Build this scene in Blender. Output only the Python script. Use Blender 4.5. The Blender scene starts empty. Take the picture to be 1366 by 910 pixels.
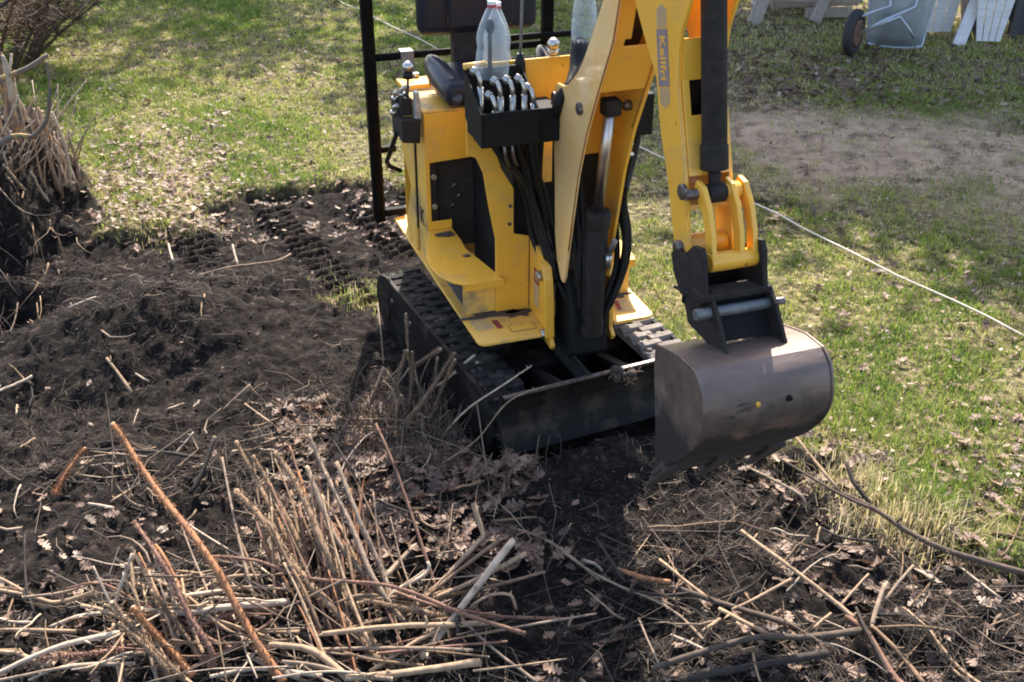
import bpy, bmesh, math, random
import numpy as np
from mathutils import Vector, Matrix
R = math.radians
rnd = random.Random(7)
S = bpy.context.scene
COL = S.collection

# ---------------------------------------------------------------- camera, sky, sun, exposure
cam_data = bpy.data.cameras.new('camera')
cam_data.sensor_width = 36.0
cam_data.lens = 36.0 * 1450 / 1366
cam_data.clip_start = 0.05
cam_data.clip_end = 3000
cam = bpy.data.objects.new('camera', cam_data)
cam.location = (0, 0, 2.485)
cam.rotation_euler = (R(90 - 29.309), 0, 0)
COL.objects.link(cam)
S.camera = cam

SUN_EL, SUN_AZ = R(46), math.atan2(0.02, 1.0)        # azimuth from +Y towards +X
world = bpy.data.worlds.new('World')
S.world = world
world.use_nodes = True
wn = world.node_tree.nodes
sky = wn.new('ShaderNodeTexSky')
sky.sky_type = 'NISHITA'
sky.sun_disc = False
sky.sun_elevation = SUN_EL
sky.sun_rotation = SUN_AZ
sky.dust_density = 2.0
sky.ozone_density = 0.35
world.node_tree.links.new(sky.outputs[0], wn['Background'].inputs[0])
wn['Background'].inputs[1].default_value = 0.15

sun_data = bpy.data.lights.new('sun', 'SUN')
sun_data.energy = 4.6
sun_data.angle = R(0.5)
sun_data.color = (1.0, 0.92, 0.80)
sun = bpy.data.objects.new('sun', sun_data)
d = Vector((math.sin(SUN_AZ) * math.cos(SUN_EL), math.cos(SUN_AZ) * math.cos(SUN_EL), math.sin(SUN_EL)))
sun.rotation_euler = (-d).to_track_quat('-Z', 'Y').to_euler()
COL.objects.link(sun)

S.view_settings.view_transform = 'Standard'
S.view_settings.look = 'None'
S.view_settings.exposure = 1.45
S.view_settings.gamma = 1
S.cycles.use_denoising = True
S.cycles.pixel_filter_type = 'BLACKMAN_HARRIS'
S.cycles.filter_width = 1.9
S.cycles.max_bounces = 8
S.cycles.transparent_max_bounces = 12

# ---------------------------------------------------------------- materials
def mat(name, base, rough=0.6, metal=0.0, var=None, vscale=8.0, bump=0.0, bscale=40.0, detail=6.0,
        spots=None, sscale=14.0, sthr=0.62, coat=0.0, transl=0.0, attr=None, ramp=None, stretch=None, dust=None, rvar=0.0, spec=None):
    m = bpy.data.materials.new(name)
    m.use_nodes = True
    nt = m.node_tree
    N, L = nt.nodes, nt.links
    p = N['Principled BSDF']
    p.inputs['Roughness'].default_value = rough
    p.inputs['Metallic'].default_value = metal
    p.inputs['Coat Weight'].default_value = coat
    p.inputs['Coat Roughness'].default_value = 0.12
    if spec is not None:
        p.inputs['Specular IOR Level'].default_value = spec
    tc = N.new('ShaderNodeTexCoord')
    co = tc.outputs['Object']
    if stretch:
        mp = N.new('ShaderNodeMapping')
        mp.inputs['Scale'].default_value = stretch
        L.new(co, mp.inputs[0])
        co = mp.outputs[0]
    def noise(scale, det=6.0):
        n = N.new('ShaderNodeTexNoise')
        n.inputs['Scale'].default_value = scale
        n.inputs['Detail'].default_value = det
        n.inputs['Roughness'].default_value = 0.62
        L.new(co, n.inputs['Vector'])
        return n.outputs[0]
    def mix(fac, a, b):
        x = N.new('ShaderNodeMix')
        x.data_type = 'RGBA'
        for s, v in ((x.inputs[0], fac), (x.inputs[6], a), (x.inputs[7], b)):
            if hasattr(v, 'is_output'):
                L.new(v, s)
            elif isinstance(v, (int, float)):
                s.default_value = v
            else:
                s.default_value = (*v, 1)
        return x.outputs[2]
    def step(v, lo, hi):
        r = N.new('ShaderNodeMapRange')
        r.inputs[1].default_value = lo
        r.inputs[2].default_value = hi
        L.new(v, r.inputs[0])
        return r.outputs[0]
    col = base
    if attr:
        a = N.new('ShaderNodeAttribute')
        a.attribute_name = attr
        cr = N.new('ShaderNodeValToRGB')
        e = cr.color_ramp.elements
        while len(e) < len(ramp):
            e.new(0.5)
        for i, (pos, c) in enumerate(ramp):
            e[i].position = pos
            e[i].color = (*c, 1)
        L.new(a.outputs['Fac'], cr.inputs[0])
        col = cr.outputs[0]
    if var:
        col = mix(step(noise(vscale, detail), 0.35, 0.65), col, var)
    if spots:
        col = mix(step(noise(sscale), sthr, sthr + 0.06), col, spots)
    if dust:                                           # dirt that gathers in patches
        col = mix(step(noise(dust[1]), dust[2], dust[2] + 0.18), col, dust[0])
    if hasattr(col, 'is_output'):
        L.new(col, p.inputs['Base Color'])
    else:
        p.inputs['Base Color'].default_value = (*col, 1)
    if rvar:
        r = N.new('ShaderNodeMapRange')
        r.inputs[1].default_value = 0.3
        r.inputs[2].default_value = 0.7
        r.inputs[3].default_value = max(0.05, rough - rvar)
        r.inputs[4].default_value = rough + rvar
        L.new(noise(vscale * 1.7), r.inputs[0])
        L.new(r.outputs[0], p.inputs['Roughness'])
    if bump:
        b = N.new('ShaderNodeBump')
        b.inputs['Strength'].default_value = 1.0
        b.inputs['Distance'].default_value = bump
        L.new(noise(bscale, 8.0), b.inputs['Height'])
        L.new(b.outputs[0], p.inputs['Normal'])
    if transl:
        t = N.new('ShaderNodeBsdfTranslucent')
        if hasattr(col, 'is_output'):
            L.new(col, t.inputs[0])
        else:
            t.inputs[0].default_value = (*col, 1)
        mx = N.new('ShaderNodeMixShader')
        mx.inputs[0].default_value = transl
        L.new(p.outputs[0], mx.inputs[1])
        L.new(t.outputs[0], mx.inputs[2])
        L.new(mx.outputs[0], N['Material Output'].inputs[0])
    return m

M = {}
M['yellow'] = mat('yellow_paint', (0.88, 0.455, 0.05), 0.34, var=(0.83, 0.415, 0.042), vscale=5, spots=(0.15, 0.075, 0.035), sscale=24, sthr=0.69,
                  dust=((0.62, 0.36, 0.10), 6, 0.55), coat=0.3, rvar=0.1)
M['yellow_sheen'] = mat('sky_sheen_yellow_paint', (0.90, 0.52, 0.15), 0.3, var=(0.90, 0.60, 0.28), vscale=3.5, spots=(0.22, 0.10, 0.045), sscale=34, sthr=0.70,
                       dust=((0.86, 0.56, 0.28), 3, 0.52), coat=1.0, rvar=0.1)  # paler tones put the sky's reflection into the boom plate's colour
M['yellow_dusty'] = mat('dusty_yellow_paint', (0.88, 0.49, 0.07), 0.45, var=(0.80, 0.47, 0.12), vscale=9, spots=(0.12, 0.08, 0.05), sscale=24, sthr=0.66,
                        dust=((0.34, 0.23, 0.12), 7, 0.52))
M['rust_edge'] = mat('rusty_edge', (0.22, 0.08, 0.03), 0.8, var=(0.35, 0.16, 0.05), vscale=40)
M['black'] = mat('black_paint', (0.006, 0.006, 0.0065), 0.42, var=(0.012, 0.0115, 0.011), vscale=9, rvar=0.12, dust=((0.022, 0.019, 0.017), 8, 0.68), spec=0.12)
M['black_clean'] = mat('black_tube_paint', (0.004, 0.004, 0.0045), 0.5, var=(0.006, 0.006, 0.0065), vscale=9, spec=0.05)
M['black_matt'] = mat('black_sheet', (0.007, 0.007, 0.0072), 0.7, var=(0.011, 0.0105, 0.010), vscale=14, spec=0.2)
M['muddy_black'] = mat('muddy_black_steel', (0.008, 0.0075, 0.007), 0.6, var=(0.016, 0.014, 0.0125), vscale=10, dust=((0.05, 0.038, 0.03), 8, 0.5), bump=0.002, bscale=90, spec=0.12)
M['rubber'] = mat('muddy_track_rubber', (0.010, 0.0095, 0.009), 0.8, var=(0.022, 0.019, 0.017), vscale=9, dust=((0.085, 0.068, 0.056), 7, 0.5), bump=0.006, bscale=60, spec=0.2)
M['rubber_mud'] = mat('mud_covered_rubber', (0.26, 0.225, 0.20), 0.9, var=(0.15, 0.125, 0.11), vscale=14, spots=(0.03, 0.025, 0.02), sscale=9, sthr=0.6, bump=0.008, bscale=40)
M['mud'] = mat('dried_brown_mud', (0.095, 0.068, 0.052), 0.95, var=(0.05, 0.036, 0.029), vscale=30, bump=0.003, bscale=60)
M['dust_floor'] = mat('trodden_dust', (0.20, 0.165, 0.135), 0.9, var=(0.12, 0.10, 0.08), vscale=25)
M['hose'] = mat('hose_rubber', (0.006, 0.006, 0.0065), 0.55, var=(0.011, 0.011, 0.011), vscale=20, spec=0.25)
M['vinyl'] = mat('seat_vinyl', (0.010, 0.012, 0.021), 0.45, var=(0.014, 0.0165, 0.027), vscale=6, bump=0.001, bscale=200, spec=0.25)
M['plastic_grey'] = mat('grey_plastic', (0.028, 0.028, 0.036), 0.3, var=(0.038, 0.038, 0.046), vscale=9)
M['grey_steel'] = mat('grey_steel', (0.12, 0.125, 0.13), 0.5, metal=0.4, var=(0.18, 0.18, 0.18), vscale=20)
M['chrome'] = mat('chromed_steel', (0.50, 0.47, 0.45), 0.34, metal=1.0, var=(0.48, 0.46, 0.45), vscale=30)
M['zinc'] = mat('zinc_fitting', (0.55, 0.54, 0.5), 0.32, metal=0.9, var=(0.4, 0.38, 0.34), vscale=40)
M['bolt'] = mat('dirty_bolt', (0.22, 0.2, 0.2), 0.45, metal=0.8, var=(0.1, 0.07, 0.06), vscale=60)
M['white_part'] = mat('pale_valve_casting', (0.5, 0.5, 0.49), 0.4, metal=0.3, var=(0.25, 0.25, 0.24), vscale=40)
M['bucket'] = mat('worn_bucket_steel', (0.205, 0.150, 0.128), 0.46, metal=0.4, var=(0.105, 0.075, 0.063), vscale=6, spots=(0.055, 0.041, 0.035), sscale=16, sthr=0.62,
                  dust=((0.29, 0.22, 0.19), 6, 0.54), bump=0.0015, bscale=60, stretch=(0.3, 1, 1), rvar=0.18)
def paint_shade_and_earth(m, z0, z1):
    """painted shade of the down-turned digging end, with some stuck earth, below a ragged height on the bucket"""
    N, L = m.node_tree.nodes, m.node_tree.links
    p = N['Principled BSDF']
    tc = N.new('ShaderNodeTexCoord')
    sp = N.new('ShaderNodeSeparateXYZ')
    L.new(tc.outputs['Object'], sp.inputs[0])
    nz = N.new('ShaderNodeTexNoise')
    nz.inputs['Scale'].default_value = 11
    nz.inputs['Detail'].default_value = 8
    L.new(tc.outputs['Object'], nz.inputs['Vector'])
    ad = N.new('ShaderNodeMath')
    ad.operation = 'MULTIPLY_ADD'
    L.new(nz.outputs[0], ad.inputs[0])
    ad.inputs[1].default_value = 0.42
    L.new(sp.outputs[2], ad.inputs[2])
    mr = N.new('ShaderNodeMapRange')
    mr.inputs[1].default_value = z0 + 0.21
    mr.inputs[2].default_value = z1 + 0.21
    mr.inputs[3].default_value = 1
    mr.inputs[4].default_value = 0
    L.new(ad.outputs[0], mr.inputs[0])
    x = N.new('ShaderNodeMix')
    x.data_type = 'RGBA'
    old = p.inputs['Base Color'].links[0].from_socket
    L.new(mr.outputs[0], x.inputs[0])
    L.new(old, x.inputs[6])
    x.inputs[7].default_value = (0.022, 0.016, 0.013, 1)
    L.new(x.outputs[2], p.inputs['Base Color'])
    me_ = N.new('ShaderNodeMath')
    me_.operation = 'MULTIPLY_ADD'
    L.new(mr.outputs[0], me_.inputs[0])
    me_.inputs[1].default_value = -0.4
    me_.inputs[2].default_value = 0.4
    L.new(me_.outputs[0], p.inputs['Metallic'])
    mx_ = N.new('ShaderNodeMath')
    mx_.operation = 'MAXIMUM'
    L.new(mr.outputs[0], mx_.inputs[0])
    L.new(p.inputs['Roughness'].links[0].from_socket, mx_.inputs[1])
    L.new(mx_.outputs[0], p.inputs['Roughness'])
paint_shade_and_earth(M['bucket'], 0.74, 0.86)  # lower bucket coloured dark for its shaded underside as well as for earth
M['earth_and_shade'] = mat('earth_caked_shaded_steel', (0.03, 0.023, 0.02), 0.85, var=(0.06, 0.045, 0.037), vscale=22, bump=0.004, bscale=50)  # earth on teeth, edge and track; also the painted shade inside the boom
M['decal_grey'] = mat('worn_decal', (0.40, 0.30, 0.21), 0.6, var=(0.66, 0.42, 0.10), vscale=38)
M['decal_stripe'] = mat('worn_grey_stripe', (0.40, 0.31, 0.24), 0.5, var=(0.52, 0.36, 0.16), vscale=25)
M['decal_purple'] = mat('faded_purple_print', (0.20, 0.15, 0.19), 0.5, var=(0.27, 0.2, 0.2), vscale=30)
M['decal_red'] = mat('red_label', (0.34, 0.03, 0.035), 0.5, var=(0.22, 0.05, 0.05), vscale=40)
M['decal_print'] = mat('dark_print', (0.02, 0.02, 0.02), 0.5)
M['string'] = mat('string_fibre', (0.74, 0.68, 0.6), 0.8, var=(0.6, 0.52, 0.44), vscale=60)
M['galv'] = mat('galvanised_sheet', (0.50, 0.53, 0.58), 0.42, metal=0.5, var=(0.38, 0.41, 0.46), vscale=5, rvar=0.12)
M['tyre'] = mat('tyre_rubber', (0.02, 0.02, 0.021), 0.75, var=(0.035, 0.033, 0.032), vscale=20)
M['red'] = mat('red_wheel_paint', (0.55, 0.03, 0.03), 0.45, var=(0.42, 0.04, 0.035), vscale=20)
M['white_wood'] = mat('white_painted_wood', (0.72, 0.69, 0.68), 0.6, var=(0.58, 0.55, 0.54), vscale=3, stretch=(1, 1, 12), dust=((0.42, 0.38, 0.35), 5, 0.62))
M['grey_wood'] = mat('weathered_wood', (0.40, 0.33, 0.27), 0.75, var=(0.28, 0.22, 0.18), vscale=4, stretch=(8, 8, 1), bump=0.002, bscale=30)
M['dark_wood'] = mat('dark_stained_wood', (0.03, 0.03, 0.033), 0.7, var=(0.06, 0.055, 0.055), vscale=6)
BARK = {'orange': ((0.38, 0.175, 0.08), (0.21, 0.10, 0.055)), 'red': ((0.235, 0.125, 0.085), (0.14, 0.078, 0.058)), 'brown': ((0.26, 0.168, 0.10), (0.15, 0.098, 0.065)),
        'greybrown': ((0.31, 0.225, 0.16), (0.18, 0.13, 0.095)), 'tan': ((0.41, 0.28, 0.175), (0.25, 0.168, 0.108)), 'pale': ((0.52, 0.41, 0.31), (0.34, 0.26, 0.19)),
        'dark': ((0.055, 0.042, 0.035), (0.03, 0.024, 0.021)), 'darkbrown': ((0.12, 0.085, 0.062), (0.07, 0.05, 0.04)), 'black': ((0.02, 0.017, 0.016), (0.035, 0.028, 0.025))}
for k, (a, b) in BARK.items():
    M[k] = mat(k + '_bark', a, 0.75, var=b, vscale=32, bump=0.003, bscale=70, spots=tuple(min(0.7, q * 1.55) for q in a), sscale=55, sthr=0.64, spec=0.2, dust=((0.04, 0.031, 0.026), 17, 0.60))
M['cut_wood'] = mat('pale_cut_wood', (0.56, 0.44, 0.29), 0.8, var=(0.42, 0.3, 0.19), vscale=50)
M['lichen'] = mat('lichened_bark', (0.20, 0.15, 0.11), 0.8, var=(0.12, 0.09, 0.07), vscale=10, spots=(0.42, 0.27, 0.07), sscale=9, sthr=0.55, bump=0.002, bscale=60)
LEAF_RAMP = [(0.0, (0.06, 0.036, 0.025)), (0.35, (0.155, 0.092, 0.064)), (0.65, (0.29, 0.185, 0.13)), (1.0, (0.56, 0.45, 0.34))]
M['leaf_pile'] = mat('dry_leaf_litter', (0, 0, 0), 0.6, attr='tone', ramp=LEAF_RAMP, transl=0.2)
for i, c in enumerate([(0.105, 0.06, 0.042), (0.175, 0.105, 0.073), (0.29, 0.185, 0.13), (0.50, 0.38, 0.28)]):
    M['leaf%d' % i] = mat('dry_leaf_tone', c, 0.55, var=tuple(x * 0.6 for x in c), vscale=35, transl=0.2)
M['twig_pile'] = mat('twig_litter_bark', (0, 0, 0), 0.8, attr='tone', ramp=[(0.0, (0.02, 0.015, 0.012)), (0.45, (0.06, 0.043, 0.032)), (0.8, (0.20, 0.14, 0.095)), (1.0, (0.52, 0.41, 0.29))])
M['crumb'] = mat('soil_crumb', (0, 0, 0), 0.95, attr='tone', ramp=[(0.0, (0.010, 0.0072, 0.006)), (0.7, (0.028, 0.020, 0.0165)), (1.0, (0.075, 0.058, 0.05))], bump=0.002, bscale=200)
M['grass'] = mat('grass_blade', (0, 0, 0), 0.55, attr='tone', transl=0.45,
                 ramp=[(0.0, (0.10, 0.185, 0.026)), (0.35, (0.235, 0.31, 0.05)), (0.6, (0.42, 0.42, 0.10)), (0.8, (0.58, 0.49, 0.24)), (1.0, (0.75, 0.63, 0.44))])
M['needle'] = mat('conifer_foliage', (0.035, 0.06, 0.02), 0.7, var=(0.06, 0.085, 0.03), vscale=2.0, transl=0.2)
M['trunk'] = mat('tree_bark', (0.11, 0.085, 0.065), 0.9, var=(0.06, 0.045, 0.036), vscale=12, bump=0.01, bscale=25)

def clear_plastic(name):
    m = bpy.data.materials.new(name)
    m.use_nodes = True
    N, L = m.node_tree.nodes, m.node_tree.links
    p = N['Principled BSDF']
    p.inputs['Base Color'].default_value = (0.72, 0.80, 0.86, 1)
    p.inputs['Roughness'].default_value = 0.16
    tr = N.new('ShaderNodeBsdfTransparent')
    tr.inputs[0].default_value = (0.93, 0.96, 0.98, 1)
    lw = N.new('ShaderNodeLayerWeight')
    lw.inputs[0].default_value = 0.35
    nz = N.new('ShaderNodeTexNoise')
    nz.inputs['Scale'].default_value = 28
    tc = N.new('ShaderNodeTexCoord')
    L.new(tc.outputs['Object'], nz.inputs['Vector'])
    ma = N.new('ShaderNodeMath')
    ma.operation = 'MULTIPLY_ADD'
    L.new(nz.outputs[0], ma.inputs[0])
    ma.inputs[1].default_value = 0.45
    L.new(lw.outputs['Facing'], ma.inputs[2])
    cl = N.new('ShaderNodeMapRange')
    cl.inputs[3].default_value = 0.05
    cl.inputs[4].default_value = 0.46
    L.new(ma.outputs[0], cl.inputs[0])
    mx = N.new('ShaderNodeMixShader')
    L.new(cl.outputs[0], mx.inputs[0])
    L.new(tr.outputs[0], mx.inputs[1])
    L.new(p.outputs[0], mx.inputs[2])
    L.new(mx.outputs[0], N['Material Output'].inputs[0])
    return m
M['pet'] = clear_plastic('clear_bottle_plastic')
M['cap'] = mat('white_cap', (0.8, 0.82, 0.85), 0.35)
M['cap_red'] = mat('red_cap_ring', (0.45, 0.03, 0.04), 0.4)

# ---------------------------------------------------------------- mesh builder
class MB:
    def __init__(s, flip=False, tf=None):
        s.v, s.f, s.sm, s.flip, s.tf = [], [], [], flip, tf
    def add(s, vs, fs, smooth=False):
        o = len(s.v)
        for p in vs:
            if s.tf:
                p = s.tf(p)
            s.v.append((p[0], -p[1], p[2]) if s.flip else tuple(p))
        for f in fs:
            s.f.append([i + o for i in f])
            s.sm.append(smooth)
        return s
    def box(s, x0, x1, y0, y1, z0, z1):
        vs = [(x, y, z) for z in (z0, z1) for y in (y0, y1) for x in (x0, x1)]
        return s.add(vs, [(0, 1, 3, 2), (4, 6, 7, 5), (0, 4, 5, 1), (2, 3, 7, 6), (0, 2, 6, 4), (1, 5, 7, 3)])
    def prism(s, poly, ax, a, b):
        def pt(q, t):
            return {0: (t, q[0], q[1]), 1: (q[0], t, q[1]), 2: (q[0], q[1], t)}[ax]
        n = len(poly)
        vs = [pt(q, a) for q in poly] + [pt(q, b) for q in poly]
        fs = [tuple(range(n)), tuple(range(2 * n - 1, n - 1, -1))] + [(i, (i + 1) % n, n + (i + 1) % n, n + i) for i in range(n)]
        return s.add(vs, fs)
    def tube(s, pts, r, n=8, caps=True, smooth=True):
        P = [Vector(p) for p in pts]
        k = len(P)
        rs = list(r) if isinstance(r, (list, tuple)) else [r] * k
        T = [(P[min(i + 1, k - 1)] - P[max(i - 1, 0)]).normalized() for i in range(k)]
        a = T[0].orthogonal().normalized()
        vs = []
        for i in range(k):
            a = (a - T[i] * a.dot(T[i]))
            a = a.normalized() if a.length > 1e-6 else T[i].orthogonal().normalized()
            b = T[i].cross(a)
            for j in range(n):
                w = 2 * math.pi * j / n
                vs.append(tuple(P[i] + (a * math.cos(w) + b * math.sin(w)) * rs[i]))
        fs = [(i * n + j, i * n + (j + 1) % n, (i + 1) * n + (j + 1) % n, (i + 1) * n + j) for i in range(k - 1) for j in range(n)]
        s.add(vs, fs, smooth)
        if caps:
            o = len(s.v) - len(vs)
            s.f += [[o + j for j in range(n)], [o + (k - 1) * n + j for j in range(n)][::-1]]
            s.sm += [False, False]
        return s
    def cyl(s, p0, p1, r, n=18):
        return s.tube([p0, p1], r, n)
    def ball(s, c, r, n=12, m=8, sc=(1, 1, 1)):
        vs, fs = [(c[0], c[1], c[2] - r * sc[2])], []
        for i in range(1, m):
            t = -math.pi / 2 + math.pi * i / m
            for j in range(n):
                w = 2 * math.pi * j / n
                vs.append((c[0] + r * sc[0] * math.cos(t) * math.cos(w), c[1] + r * sc[1] * math.cos(t) * math.sin(w), c[2] + r * sc[2] * math.sin(t)))
        vs.append((c[0], c[1], c[2] + r * sc[2]))
        for j in range(n):
            fs.append((0, 1 + (j + 1) % n, 1 + j))
            for i in range(m - 2):
                fs.append((1 + i * n + j, 1 + i * n + (j + 1) % n, 1 + (i + 1) * n + (j + 1) % n, 1 + (i + 1) * n + j))
            fs.append((1 + (m - 2) * n + j, 1 + (m - 2) * n + (j + 1) % n, len(vs) - 1))
        return s.add(vs, fs, True)
    def lathe(s, c, prof, n=20, smooth=True):
        vs = [(c[0] + r * math.cos(2 * math.pi * j / n), c[1] + r * math.sin(2 * math.pi * j / n), c[2] + z) for r, z in prof for j in range(n)]
        fs = [(i * n + j, i * n + (j + 1) % n, (i + 1) * n + (j + 1) % n, (i + 1) * n + j) for i in range(len(prof) - 1) for j in range(n)]
        return s.add(vs, fs, smooth)
    def mesh(s, name):
        me = bpy.data.meshes.new(name)
        me.from_pydata(s.v, [], s.f)
        me.polygons.foreach_set('use_smooth', s.sm)
        bm = bmesh.new()
        bm.from_mesh(me)
        bmesh.ops.recalc_face_normals(bm, faces=bm.faces)
        bm.to_mesh(me)
        bm.free()
        return me
    def build(s, name, m, parent=None, bevel=0.0, mesh_tf=None, solid=0.0):
        o = bpy.data.objects.new(name, s.mesh(name))
        o.data.materials.append(M[m] if isinstance(m, str) else m)
        COL.objects.link(o)
        o.parent = parent
        if solid:
            q = o.modifiers.new('solid', 'SOLIDIFY')
            q.thickness = solid
        if bevel:
            q = o.modifiers.new('bevel', 'BEVEL')
            q.width = bevel
            q.segments = 2
            q.limit_method = 'ANGLE'
            q.angle_limit = R(50)
        return o

def tag(o, label=None, cat=None, group=None, kind=None):
    for k, v in (('label', label), ('category', cat), ('group', group), ('kind', kind)):
        if v:
            o[k] = v
    return o
def empty(name, loc, rz=0.0):
    o = bpy.data.objects.new(name, None)
    o.location = loc
    o.rotation_euler = (0, 0, rz)
    COL.objects.link(o)
    return o
def link(name, me, parent=None):
    o = bpy.data.objects.new(name, me)
    COL.objects.link(o)
    o.parent = parent
    return o
def copy_tree(o, parent=None):
    c = o.copy()
    COL.objects.link(c)
    c.parent = parent
    for ch in o.children:
        copy_tree(ch, c)
    return c
def text_mesh(body, size, thick=0.0006):
    cu = bpy.data.curves.new('lettering', 'FONT')
    cu.body, cu.size, cu.extrude, cu.offset = body, size, thick / 2, size * 0.02
    cu.align_x, cu.align_y = 'CENTER', 'CENTER'
    ob = bpy.data.objects.new('lettering', cu)
    COL.objects.link(ob)
    bpy.context.view_layer.update()
    me = bpy.data.meshes.new_from_object(ob.evaluated_get(bpy.context.evaluated_depsgraph_get()))
    bpy.data.objects.remove(ob)
    me.materials.clear()
    return me
def raw_mesh(name, V, F, m, tone=None, smooth=False):
    """V (n,3), F (k,3) numpy arrays -> one mesh object; tone is a value per vertex."""
    me = bpy.data.meshes.new(name)
    me.vertices.add(len(V))
    me.vertices.foreach_set('co', np.asarray(V, np.float32).ravel())
    me.loops.add(F.size)
    me.loops.foreach_set('vertex_index', np.asarray(F, np.int32).ravel())
    me.polygons.add(len(F))
    k = F.shape[1]
    me.polygons.foreach_set('loop_start', np.arange(0, F.size, k, dtype=np.int32))
    if tone is not None:
        me.attributes.new('tone', 'FLOAT', 'POINT').data.foreach_set('value', np.asarray(tone, np.float32))
    if smooth:
        me.polygons.foreach_set('use_smooth', np.ones(len(F), bool))
    me.update(calc_edges=True)
    me.materials.append(M[m] if isinstance(m, str) else m)
    o = bpy.data.objects.new(name, me)
    COL.objects.link(o)
    return o

# ---------------------------------------------------------------- ground: one sheet to the horizon
NR = np.random.default_rng(11)
def vnoise(x, y, seed):
    xi, yi = np.floor(x).astype(np.int64), np.floor(y).astype(np.int64)
    fx, fy = x - xi, y - yi
    fx, fy = fx * fx * (3 - 2 * fx), fy * fy * (3 - 2 * fy)
    def h(a, b):
        n = (a * 374761393 + b * 668265263 + seed * 974711) & 0xFFFFFFFF
        n = ((n ^ (n >> 13)) * 1274126177) & 0xFFFFFFFF
        return ((n ^ (n >> 16)) & 0xFFFF) / 65535.0
    return (h(xi, yi) * (1 - fx) + h(xi + 1, yi) * fx) * (1 - fy) + (h(xi, yi + 1) * (1 - fx) + h(xi + 1, yi + 1) * fx) * fy
def fbm(x, y, f, oct=4, seed=0, g=0.5):
    t, a, tot = 0.0, 1.0, 0.0
    for i in range(oct):
        t = t + a * vnoise(x * f, y * f, seed + i * 17)
        tot += a
        a *= g
        f *= 2.03
    return t / tot - 0.5
def worley(x, y, f, seed):
    """distance to the nearest jittered point and that point's own random value"""
    X, Y = x * f, y * f
    xi, yi = np.floor(X).astype(np.int64), np.floor(Y).astype(np.int64)
    best, val = np.full(X.shape, 9.0), np.zeros(X.shape)
    for i in (-1, 0, 1):
        for j in (-1, 0, 1):
            a, b = xi + i, yi + j
            def h(k):
                n = (a * 374761393 + b * 668265263 + (seed + k) * 974711) & 0xFFFFFFFF
                n = ((n ^ (n >> 13)) * 1274126177) & 0xFFFFFFFF
                return ((n ^ (n >> 16)) & 0xFFFF) / 65535.0
            q = np.maximum(np.abs(a + h(0) - X), np.abs(b + h(1) - Y)) * 0.5 + 0.5 * np.hypot(a + h(0) - X, b + h(1) - Y)
            m = q < best
            best, val = np.where(m, q, best), np.where(m, h(2), val)
    return best, val
def clods(x, y, f, seed, keep):
    wx, wy = 0.25 / f * fbm(x, y, f * 1.7, 2, seed + 5), 0.25 / f * fbm(x, y, f * 1.7, 2, seed + 9)
    d, v = worley(x + wx, y + wy, f, seed)
    r = np.clip((v - keep) / (1 - keep), 0, 1)
    return np.where(v > keep, (0.35 + 0.65 * r) * np.clip(1.25 * (1 - d / (0.32 + 0.22 * r)), 0, 1) ** 0.5, 0)
def sdf(x, y, poly):
    """signed distance to a polygon, positive inside"""
    best = np.full(x.shape, 1e9)
    ins = np.zeros(x.shape, bool)
    n = len(poly)
    for i in range(n):
        (ax, ay), (bx, by) = poly[i], poly[(i + 1) % n]
        ex, ey = bx - ax, by - ay
        t = np.clip(((x - ax) * ex + (y - ay) * ey) / (ex * ex + ey * ey), 0, 1)
        best = np.minimum(best, (x - ax - t * ex) ** 2 + (y - ay - t * ey) ** 2)
        c = ((ay > y) != (by > y)) & (x < (bx - ax) * (y - ay) / (by - ay + 1e-12) + ax)
        ins ^= c
    return np.where(ins, 1, -1) * np.sqrt(best)
SOIL = [(-9, 5.6), (-2.95, 5.75), (-2.5, 5.75), (-2.2, 5.75), (-1.98, 5.8), (-1.88, 6.1), (-1.64, 6.35), (-1.33, 6.41), (-0.93, 6.6), (-0.6, 6.4), (-0.4, 5.8),
        (-0.05, 5.2), (0.5, 4.5), (0.8, 4.05), (0.88, 3.6), (1.0, 3.5), (1.26, 3.5), (1.36, 3.33), (1.42, 3.12), (1.54, 3.02), (1.76, 2.86), (2.3, 2.5),
        (4, 1.6), (4, -3), (-9, -3)]
BARE = [(1.3, 7.8), (1.9, 8.15), (2.56, 7.95), (3.14, 7.8), (4.4, 7.6), (5, 6.6), (3.6, 5.3), (2.95, 5.75), (2.71, 6.1), (2.3, 6.3), (1.9, 6.25), (1.55, 6.75)]
STRAW = [(-2.65, 7.6), (-2.34, 7.5), (-1.95, 6.6), (-1.7, 5.9), (-2.06, 5.85), (-2.36, 6.6)]
PRINTS = [((-1.5, 6.2), (-0.72, 4.75), 0.11), ((-1.86, 5.8), (-1.60, 5.15), 0.12), ((-0.98, 6.25), (-0.55, 5.3), 0.09)]
def smooth(t, a, b):
    t = np.clip((t - a) / (b - a), 0, 1)
    return t * t * (3 - 2 * t)
def soil_mask(x, y):
    d = sdf(x, y, SOIL) + 0.30 * fbm(x, y, 2.2, 4, 5) + 0.12 * fbm(x, y, 11, 3, 9)
    mound = np.sqrt(((x + 3.40) / 1.05) ** 2 + ((y - 5.65) / 1.0) ** 2) + 0.5 * fbm(x, y, 2.5, 4, 51)
    m = np.maximum(smooth(d, -0.05, 0.10), smooth(-mound, -1.08, -0.95))
    island = np.exp(-(((x + 0.72) / 0.26) ** 2 + ((y - 4.86) / 0.10) ** 2))
    return m * (1 - 0.75 * smooth(island + 0.5 * fbm(x, y, 9, 3, 3), 0.25, 0.6))
def bare_mask(x, y):
    d = sdf(x, y, BARE) + 0.7 * fbm(x, y, 1.6, 4, 21)
    return smooth(d, -0.5, 0.5)
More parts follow.
